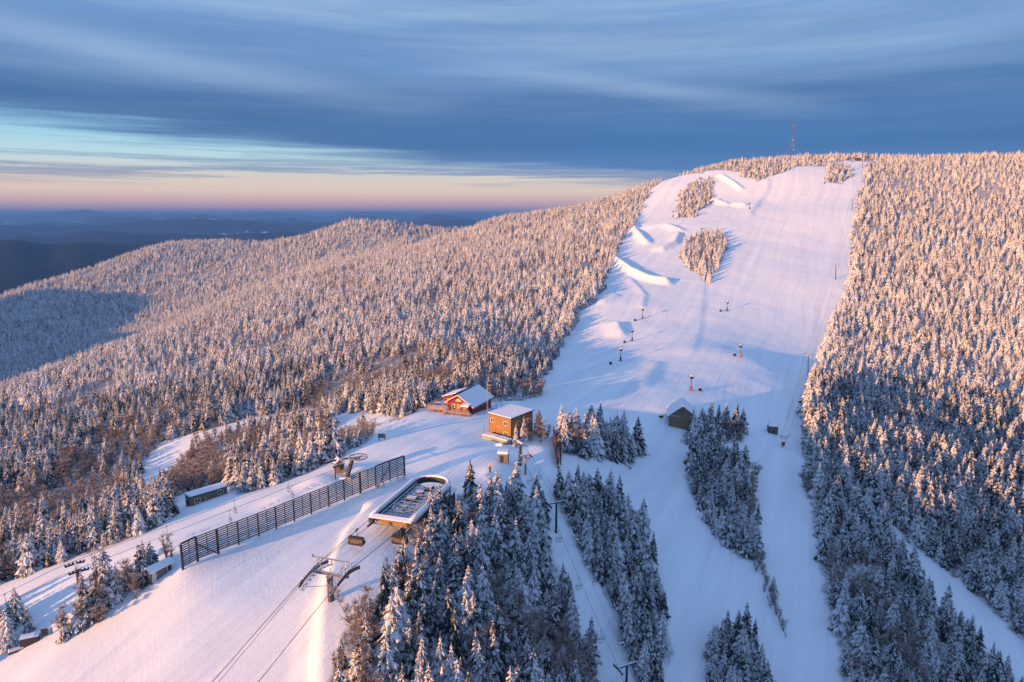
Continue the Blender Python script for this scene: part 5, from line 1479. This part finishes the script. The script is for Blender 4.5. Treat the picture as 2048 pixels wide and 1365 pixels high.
mb = MB(); mb.box((0, 0, .2), (2.0, .8, .3)); mb.build('boards', 'black_box', t); mb = MB(); mb.box((0, .05, .48), (2.0, .8, .25)); mb.build('snow_cover', 'snowcap', t, bevel=.09)
q = G(94, 1273)
t = thing('lattice_panel', 'dark square lattice panel standing right of the dark crate', 'panel', q, math.radians(28))
mb = MB()
for k in range(5): mb.box((-.6 + .3 * k, 0, .8), (.05, .06, 1.3)); 
for k in range(5): mb.box((0, .005, .2 + .3 * k), (1.25, .05, .05))
mb.box((-.2, .04, .8), (.8, .02, 1.1)); mb.build('grid', 'dark_steel', t)
for s in (-1, 1): mb = MB(); mb.box((s * .68, 0, .5), (.08, .08, 2.0)); mb.build('post', 'dark_steel', t)
q = G(764, 881)
t = thing('notice_board', 'blue-grey notice board on short legs at the end of the low bushes', 'sign', q, math.radians(15))
mb = MB(); mb.box((0, 0, 1.3), (2.0, .12, 1.2), rx=-.25); mb.build('panel', 'grey_siding', t)
mb = MB(); mb.box((0, .15, 1.92), (2.0, .2, .1)); mb.build('snow_ledge', 'snowcap', t)
for s in (-1, 1): mb = MB(); mb.cyl((s * .7, -.5, -.3), (s * .7, .1, 1.3), .07, n=5); mb.cyl((s * .7, .6, -.3), (s * .7, .1, 1.3), .07, n=5); mb.build('leg', 'dark_trim', t)
for k, (qx, qy, lab) in enumerate([(799, 957, 'wooden rack with snow at the right end of the wind fence'), (758, 972, 'wooden rack beside the long brace of the wind fence')]):
    q = G(qx, qy); q += Vector((.5, -1.0, 0))
    if k == 0:
        fr = thing('wooden_rack', lab, 'rack', q, math.radians(30), 'wooden racks by the wind fence')
        for s in (-.7, .7): mb = MB(); mb.cyl((s - .3, 0, -.2), (s, 0, 1.2), .05, n=5); mb.cyl((s + .3, 0, -.2), (s, 0, 1.2), .05, n=5); mb.build('leg', 'deck_wood', fr)
        mb = MB(); mb.box((0, 0, 1.15), (1.8, .12, .12)); mb.box((0, 0, .6), (1.6, .08, .1)); mb.build('bar', 'deck_wood', fr)
    else: dup(fr, q, math.radians(20), lab)

# tall board fence edge-on beside the centre lift
a_, b_ = G(1116, 938), G(1106, 880)
BF = thing('board_fence', 'tall brown board fence running away beside the centre chairlift', 'fence', a_, 0)
d = b_ - a_; d.z = 0; n_ = 7
for k in range(n_ + 1):
    p_ = a_ + d * k / n_; p_.z = gz(p_.x, p_.y); q = rel(BF, p_); mb = MB(); mb.box(q + Vector((.12, 0, 1.75)), (.2, .2, 4.2)); mb.build('post', 'board_wood', BF)
    if k < n_:
        p2 = a_ + d * (k + 1) / n_; p2.z = gz(p2.x, p2.y); q2 = rel(BF, p2); c = (q + q2) / 2; dd_ = q2 - q; rz = math.atan2(dd_.y, dd_.x) - PI / 2
        mb = MB(); nb_ = max(3, int(dd_.length / .45))
        for j in range(nb_): pj = q + dd_ * ((j + .5) / nb_); mb.box(pj + Vector((0, 0, 1.75)), (.05, .33, 3.3 + (j % 3) * .12), rz=rz)
        mb.build('board_panel', 'board_wood', BF)
a_, b_ = G(1121, 930), G(1119, 893)
BG = thing('board_fence', 'short brown board fence just right of the tall one by the spruces', 'fence', a_, 0)
d = b_ - a_; d.z = 0
for k in range(4):
    p_ = a_ + d * k / 3; p_.z = gz(p_.x, p_.y); q = rel(BG, p_); mb = MB(); mb.box(q + Vector((.1, 0, 1.4)), (.18, .18, 3.2)); mb.build('post', 'board_wood', BG)
mb = MB()
for j in range(22): pj = rel(BG, a_ + d * (j + .5) / 22); mb.box(pj + Vector((0, 0, 1.4 )), (.05, .34, 2.6 + (j % 2) * .1), rz=math.atan2(d.y, d.x) - PI / 2)
mb.build('board_panel', 'board_wood', BG)

# ------------------------------------------------------------------ barn and the lower right huts
q = G(1337, 852)
BN = thing('gabled_barn', 'tan gabled barn with steep snowy roof beside a clump of spruces', 'barn', (q.x, q.y, q.z), math.radians(-12))
W_, D_, H_, A_ = 8.6, 10.5, 3.6, 6.9
mb = MB(); mb.prism([(0, 0, -1.5), (W_, 0, -1.5), (W_, 0, H_), (W_ / 2, 0, A_), (0, 0, H_)], (0, D_, 0)); mb.build('wall', 'tan_siding', BN)
k_ = (A_ - H_) / (W_ / 2)
slope(W_ / 2, A_ + .02, -.7, H_ - .7 * k_ + .02, -.6, D_ + .5, par=BN); slope(W_ / 2, A_ + .02, W_ + .7, H_ - .7 * k_ + .02, -.6, D_ + .5, par=BN)
mb = MB(); mb.box((W_ / 2 - .1, -.03, 4.9), (.5, .06, .7)); mb.build('loft_vent', 'dark_trim', BN)
mb = MB(); mb.box((1.6, -.06, 3.55), (3.4, .12, .12)); mb.build('snow_ledge', 'snowcap', BN)
q = G(1322, 842); t = thing('trail_sign', 'small dark trail sign on a post left of the tan barn', 'sign', q, 0)
mb = MB(); mb.cyl((0, 0, -.3), (0, 0, 1.6), .06, n=6); mb.build('post', 'dark_trim', t)
mb = MB(); mb.box((0, -.07, 1.5), (1.5, .08, .8)); mb.build('panel', 'dark_trim', t); mb = MB(); mb.box((0, -.07, 1.97), (1.5, .14, .1)); mb.build('snow_ledge', 'snowcap', t)
q = G(1546, 868); t = thing('lift_hut', 'dark grey flat-roofed hut with open hatch beside the lower surface lift station', 'hut', (q.x, q.y, q.z), math.radians(-6))
mb = MB(); mb.box((0, 1.2, 1.1), (2.9, 2.4, 3.0)); mb.build('wall', 'grey_siding', t)
mb = MB(); mb.box((.2, -.04, 1.0), (1.3, .08, 1.5)); mb.build('hatch', 'tan_siding', t); mb = MB(); mb.box((.15, -.1, 1.0), (.65, .05, 1.1)); mb.build('opening', 'black_box', t)
mb = MB(); mb.box((0, 1.2, 2.72), (3.0, 2.6, .26)); mb.build('snow_roof', 'snowcap', t, bevel=.08)
mb = MB(); mb.cyl((-1.5, -.1, 0), (-1.65, -.1, 4.6), .05, n=5); mb.cyl((1.5, 0, 0), (1.5, 0, 3.6), .05, n=5); mb.build('corner_pole', 'dark_steel', t)
q = G(1566, 894); t = thing('surface_lift_station', 'snow-topped surface lift drive with red motor box and steel arms', 'lift station', (q.x, q.y, q.z), math.radians(-10))
mb = MB(); mb.cyl((0, 0, -.6), (0, 0, 1.2), .16, n=8); mb.build('post', 'dark_steel', t)
mb = MB(); mb.box((0, 0, 1.3), (.95, .8, 1.3)); mb.build('motor_box', 'red_paint', t, bevel=.03)
mb = MB(); mb.box((0, 0, 2.05), (2.6, 1.4, .25)); mb.build('snowy_deck', 'snowcap', t, bevel=.08)
mb = MB(); mb.ring((.3, .8, 3.0), 1.0, .1, .14, 24); mb.tube([(-.6, .4, 2.1), (-.8, .6, 3.0), (-1.3, .8, 3.7)], .06, 5); mb.tube([(.6, .4, 2.1), (1.3, .7, 3.1), (2.4, 1.2, 4.3)], .06, 5); mb.cyl((-1.0, .7, 3.3), (2.0, 1.0, 3.5), .06, n=5); mb.build('guide_frame', 'dark_steel', t)

# right-hand surface lift up to the summit
STW = [((1616, 753), 10.0, 'lowest surface lift tower, beside the sunlit spruces'), ((1671, 559), 10.5, 'second surface lift tower up the right side of the wide slope'), ((1704, 420), 10.5, 'third surface lift tower up, below the summit woods'), ((1725, 335), 9.5, 'highest surface lift tower near the summit hut')]
tops = []
for (pp, hh, lab) in STW:
    q = G(*pp); q = Vector(q)
    t = thing('surface_lift_tower', lab, 'lift tower', q, math.radians(-12), 'surface lift towers')
    mb = MB(); mb.cyl((0, 0, -1), (-.6, -.2, hh), .30, .2, 8); mb.build('pole', 'brown_steel', t)
    mb = MB(); mb.box((-.6, -.2, hh), (4.0, .25, .22)); mb.box((-.6, -.2, hh + .8), (2.6, .15, .12)); mb.cyl((-1.5, -.2, hh), (-1.5, -.2, hh + .8), .06, n=5); mb.cyl((.5, -.2, hh), (.5, -.2, hh + .8), .06, n=5); mb.build('crossarm', 'pale_metal', t)
    for s in (-1, 1): mb = MB(); mb.box((-.6 + s * 1.9, -.2, hh - .3), (.16, 1.8, .25)); mb.build('sheave_bar', 'dark_steel', t)
    tops.append(q + Vector((-.6, -.2, hh - .2)))
st0 = G(1567, 894) + Vector((.3, .8, 3.0))
for s, lab in ((-1, 'left'), (1, 'right')):
    pts_ = [st0 + Vector((s * 1.0, 0, 0))] + [t_ + Vector((s * 1.9, 0, 0)) for t_ in tops]
    rp = rope('haul_rope', f'thin {lab}-hand cable of the surface lift up the right side of the slope', pts_, 0.03, sag=1.5)
    if s < 0:
        for yy, lab2 in ((842, 'tow hanger just above the lower surface lift station'), (812, 'tow hanger halfway to the lowest surface lift tower'), (768, 'tow hanger near the lowest surface lift tower')):
            p_ = at_py(rp, yy - 14); mb = MB(); mb.cyl((0, 0, 0), (0, 0, -1.8), .05, n=5); mb.cyl((0, 0, -1.8), (0, 0, -3.6), .025, n=4); mb.box((0, 0, -3.7), (.6, .1, .12)); o = mb.build('tow_hanger', 'dark_steel', None); o.location = p_; tag(o, lab2, 'tow hanger', 'tow hangers of the surface lift')
q = G(1716, 322); t = thing('summit_hut', 'small dark hut at the top of the surface lift', 'hut', q, math.radians(-8))
mb = MB(); mb.box((0, 2, 1.8), (4.6, 3.6, 4.6)); mb.build('wall', 'dark_trim', t); mb = MB(); mb.box((0, 2, 4.35), (5.4, 4.6, .5)); mb.build('snow_roof', 'snowcap', t, bevel=.12)

# ------------------------------------------------------------------ snow guns and their hydrant boxes
GUN = [((1285, 637), 'dark snow gun on the pink slope, uppermost of the trio by the terrain park', 0), ((1264, 682), 'snow gun in the middle of the trio by the terrain park', 0), ((1241, 722), 'snow gun lowest of the trio by the terrain park', 0),
       ((1454, 622), 'snow gun alone in the middle of the wide slope', 0), ((1480, 715), 'snow gun on splayed orange legs right of the park', 1), ((1382, 782), 'snow gun on splayed red legs above the barn roof', 1),
       ((1499, 418), 'snow gun on the upper slope beside the curved berm', 0), ((1346, 434), 'snow gun at the foot of the upper wooded island', 0), ((1361, 391), 'snow gun left of the upper wooded island', 0), ((1649, 367), 'snow gun at the left of the summit wooded island', 0), ((1403, 470), 'snow gun above the lower wooded island', 0)]
def make_gun(lab, q, rz, legs):
    t = thing('snow_gun', lab, 'snow gun', q, rz, 'fan snow guns on the slope')
    mb = MB(); mb.cyl((0, 0, -.4), (0, 0, 4.6), .17, .13, 8); mb.build('mast', 'brown_steel', t)
    mb = MB(); mb.cyl((-.1, -.55, 5.3), (.1, .5, 5.5), .62, .58, 16); mb.build('fan_drum', 'dark_steel', t)
    mb = MB(); mb.cyl((-.1, -.5, 5.62), (.1, .4, 5.8), .5, .46, 12); mb.build('snow_cap', 'snowcap', t)
    mb = MB(); mb.tube([(-.75, 0, 5.4), (-.7, 0, 4.9), (0, 0, 4.6), (.7, 0, 4.9), (.75, 0, 5.4)], .06, 5); mb.build('yoke', 'brown_steel', t)
    mb = MB(); mb.box((-.9, 0, 3.9), (1.5, .5, .1)); mb.tube([(-1.6, 0, 3.9), (-1.6, 0, 4.7), (-.9, 0, 4.7)], .035, 4); mb.build('work_platform', 'pale_metal', t)
    if legs:
        for a_ in (.3, 1.9, 3.4, 5.0): mb = MB(); mb.cyl((.15 * math.cos(a_), .15 * math.sin(a_), 1.9), (1.1 * math.cos(a_), 1.1 * math.sin(a_), -.2), .11, n=6); mb.build('leg', 'orange_paint' if legs == 1 else 'red_paint', t)
    else:
        mb = MB(); mb.box((.05, 0, 1.1), (.6, .6, 1.9)); mb.build('control_box', 'black_box', t)
        mb = MB(); mb.box((0, 0, .1), (1.5, 1.2, .35)); mb.build('base', 'black_box', t)
    return t
for k, (pp, lab, lg) in enumerate(GUN): make_gun(lab, G(*pp), math.radians(-20 + 23 * (k % 4)), lg if k != 5 else 2)
HYD = [((1270, 642), 'small dark hydrant box left of the uppermost park snow gun'), ((1249, 686), 'snow-capped hydrant box left of the middle park snow gun'), ((1221, 729), 'dark hydrant box left of the lowest park snow gun'),
       ((1441, 623), 'small hydrant box left of the lone mid-slope snow gun'), ((1469, 712), 'small hydrant box beside the orange-legged snow gun'), ((1400, 782), 'upright dark hydrant box right of the red-legged snow gun')]
hp = None
for pp, lab in HYD:
    q = G(*pp)
    if hp is None:
        hp = thing('hydrant_box', lab, 'hydrant box', q, .3, 'snowmaking hydrant boxes')
        mb = MB(); mb.box((0, 0, .6), (1.0, .7, 1.6)); mb.build('cabinet', 'black_box', hp, bevel=.03); mb = MB(); mb.box((0, 0, 1.46), (1.05, .75, .12)); mb.build('snow_cover', 'snowcap', hp, bevel=.04)
        mb = MB(); mb.tube([(.5, 0, .3), (1.1, .2, .1), (1.8, .1, .15)], .07, 5); mb.build('hose', 'dark_steel', hp)
    else: dup(hp, q, .3, lab)

# ------------------------------------------------------------------ communication tower on the summit
q = Vector(PY(1583, 312, 885)); q.z = gz(q.x, q.y)
H_ = 60 / 1365.3 * 885 * 0.98
topz = PY(1583, 251, 885)[2]; H_ = topz - q.z
CT = thing('communication_tower', 'guyed lattice communication tower crowded with antennas on the wooded summit', 'tower', q, .2)
mb = MB(); wv_ = 0.8
cs_ = [(wv_ * math.cos(t), wv_ * math.sin(t)) for t in (0.3, 2.394, 4.488)]
for c_ in cs_: mb.cyl((c_[0], c_[1], -1), (c_[0], c_[1], H_ * .97), 0.10, n=5)
ns_ = int(H_ / 1.8)
for k in range(ns_):
    for i in range(3):
        a_, b_ = cs_[i], cs_[(i + 1) % 3]; mb.cyl((a_[0], a_[1], k * 1.8), (b_[0], b_[1], k * 1.8 + 1.8), .05, n=4)
mb.build('lattice_mast', 'steel', CT)
rr_ = random.Random(9)
for k in range(26):
    hz = H_ * rr_.choice((.97, .93, .88, .82, .76, .68, .6, .56, .42, .28)); an_ = rr_.uniform(0, 6.28); rd = rr_.uniform(1.3, 2.2) if hz > H_ * .5 else 1.4
    mb = MB(); mb.box((rd * math.cos(an_), rd * math.sin(an_), hz), (.35, .35, rr_.uniform(1.2, 2.4)), rz=an_); mb.cyl((0, 0, hz), (rd * math.cos(an_), rd * math.sin(an_), hz), .07, n=4); mb.build('antenna_panel', 'steel', CT)
for zz, s in ((.30, 1), (.58, -1)):
    mb = MB(); mb.cyl((.9 * s, -1.2, H_ * zz), (.9 * s, -1.9, H_ * zz), .9, .9, 14); mb.build('dish', 'pale_metal', CT)
for s, dx, dz in ((-1, -16, 0), (1, 18, 0)):
    mb = MB(); mb.cyl((0, 0, H_ * .52), (dx, -3, -1), .07, n=4); mb.build('guy_wire', 'pale_metal', CT)
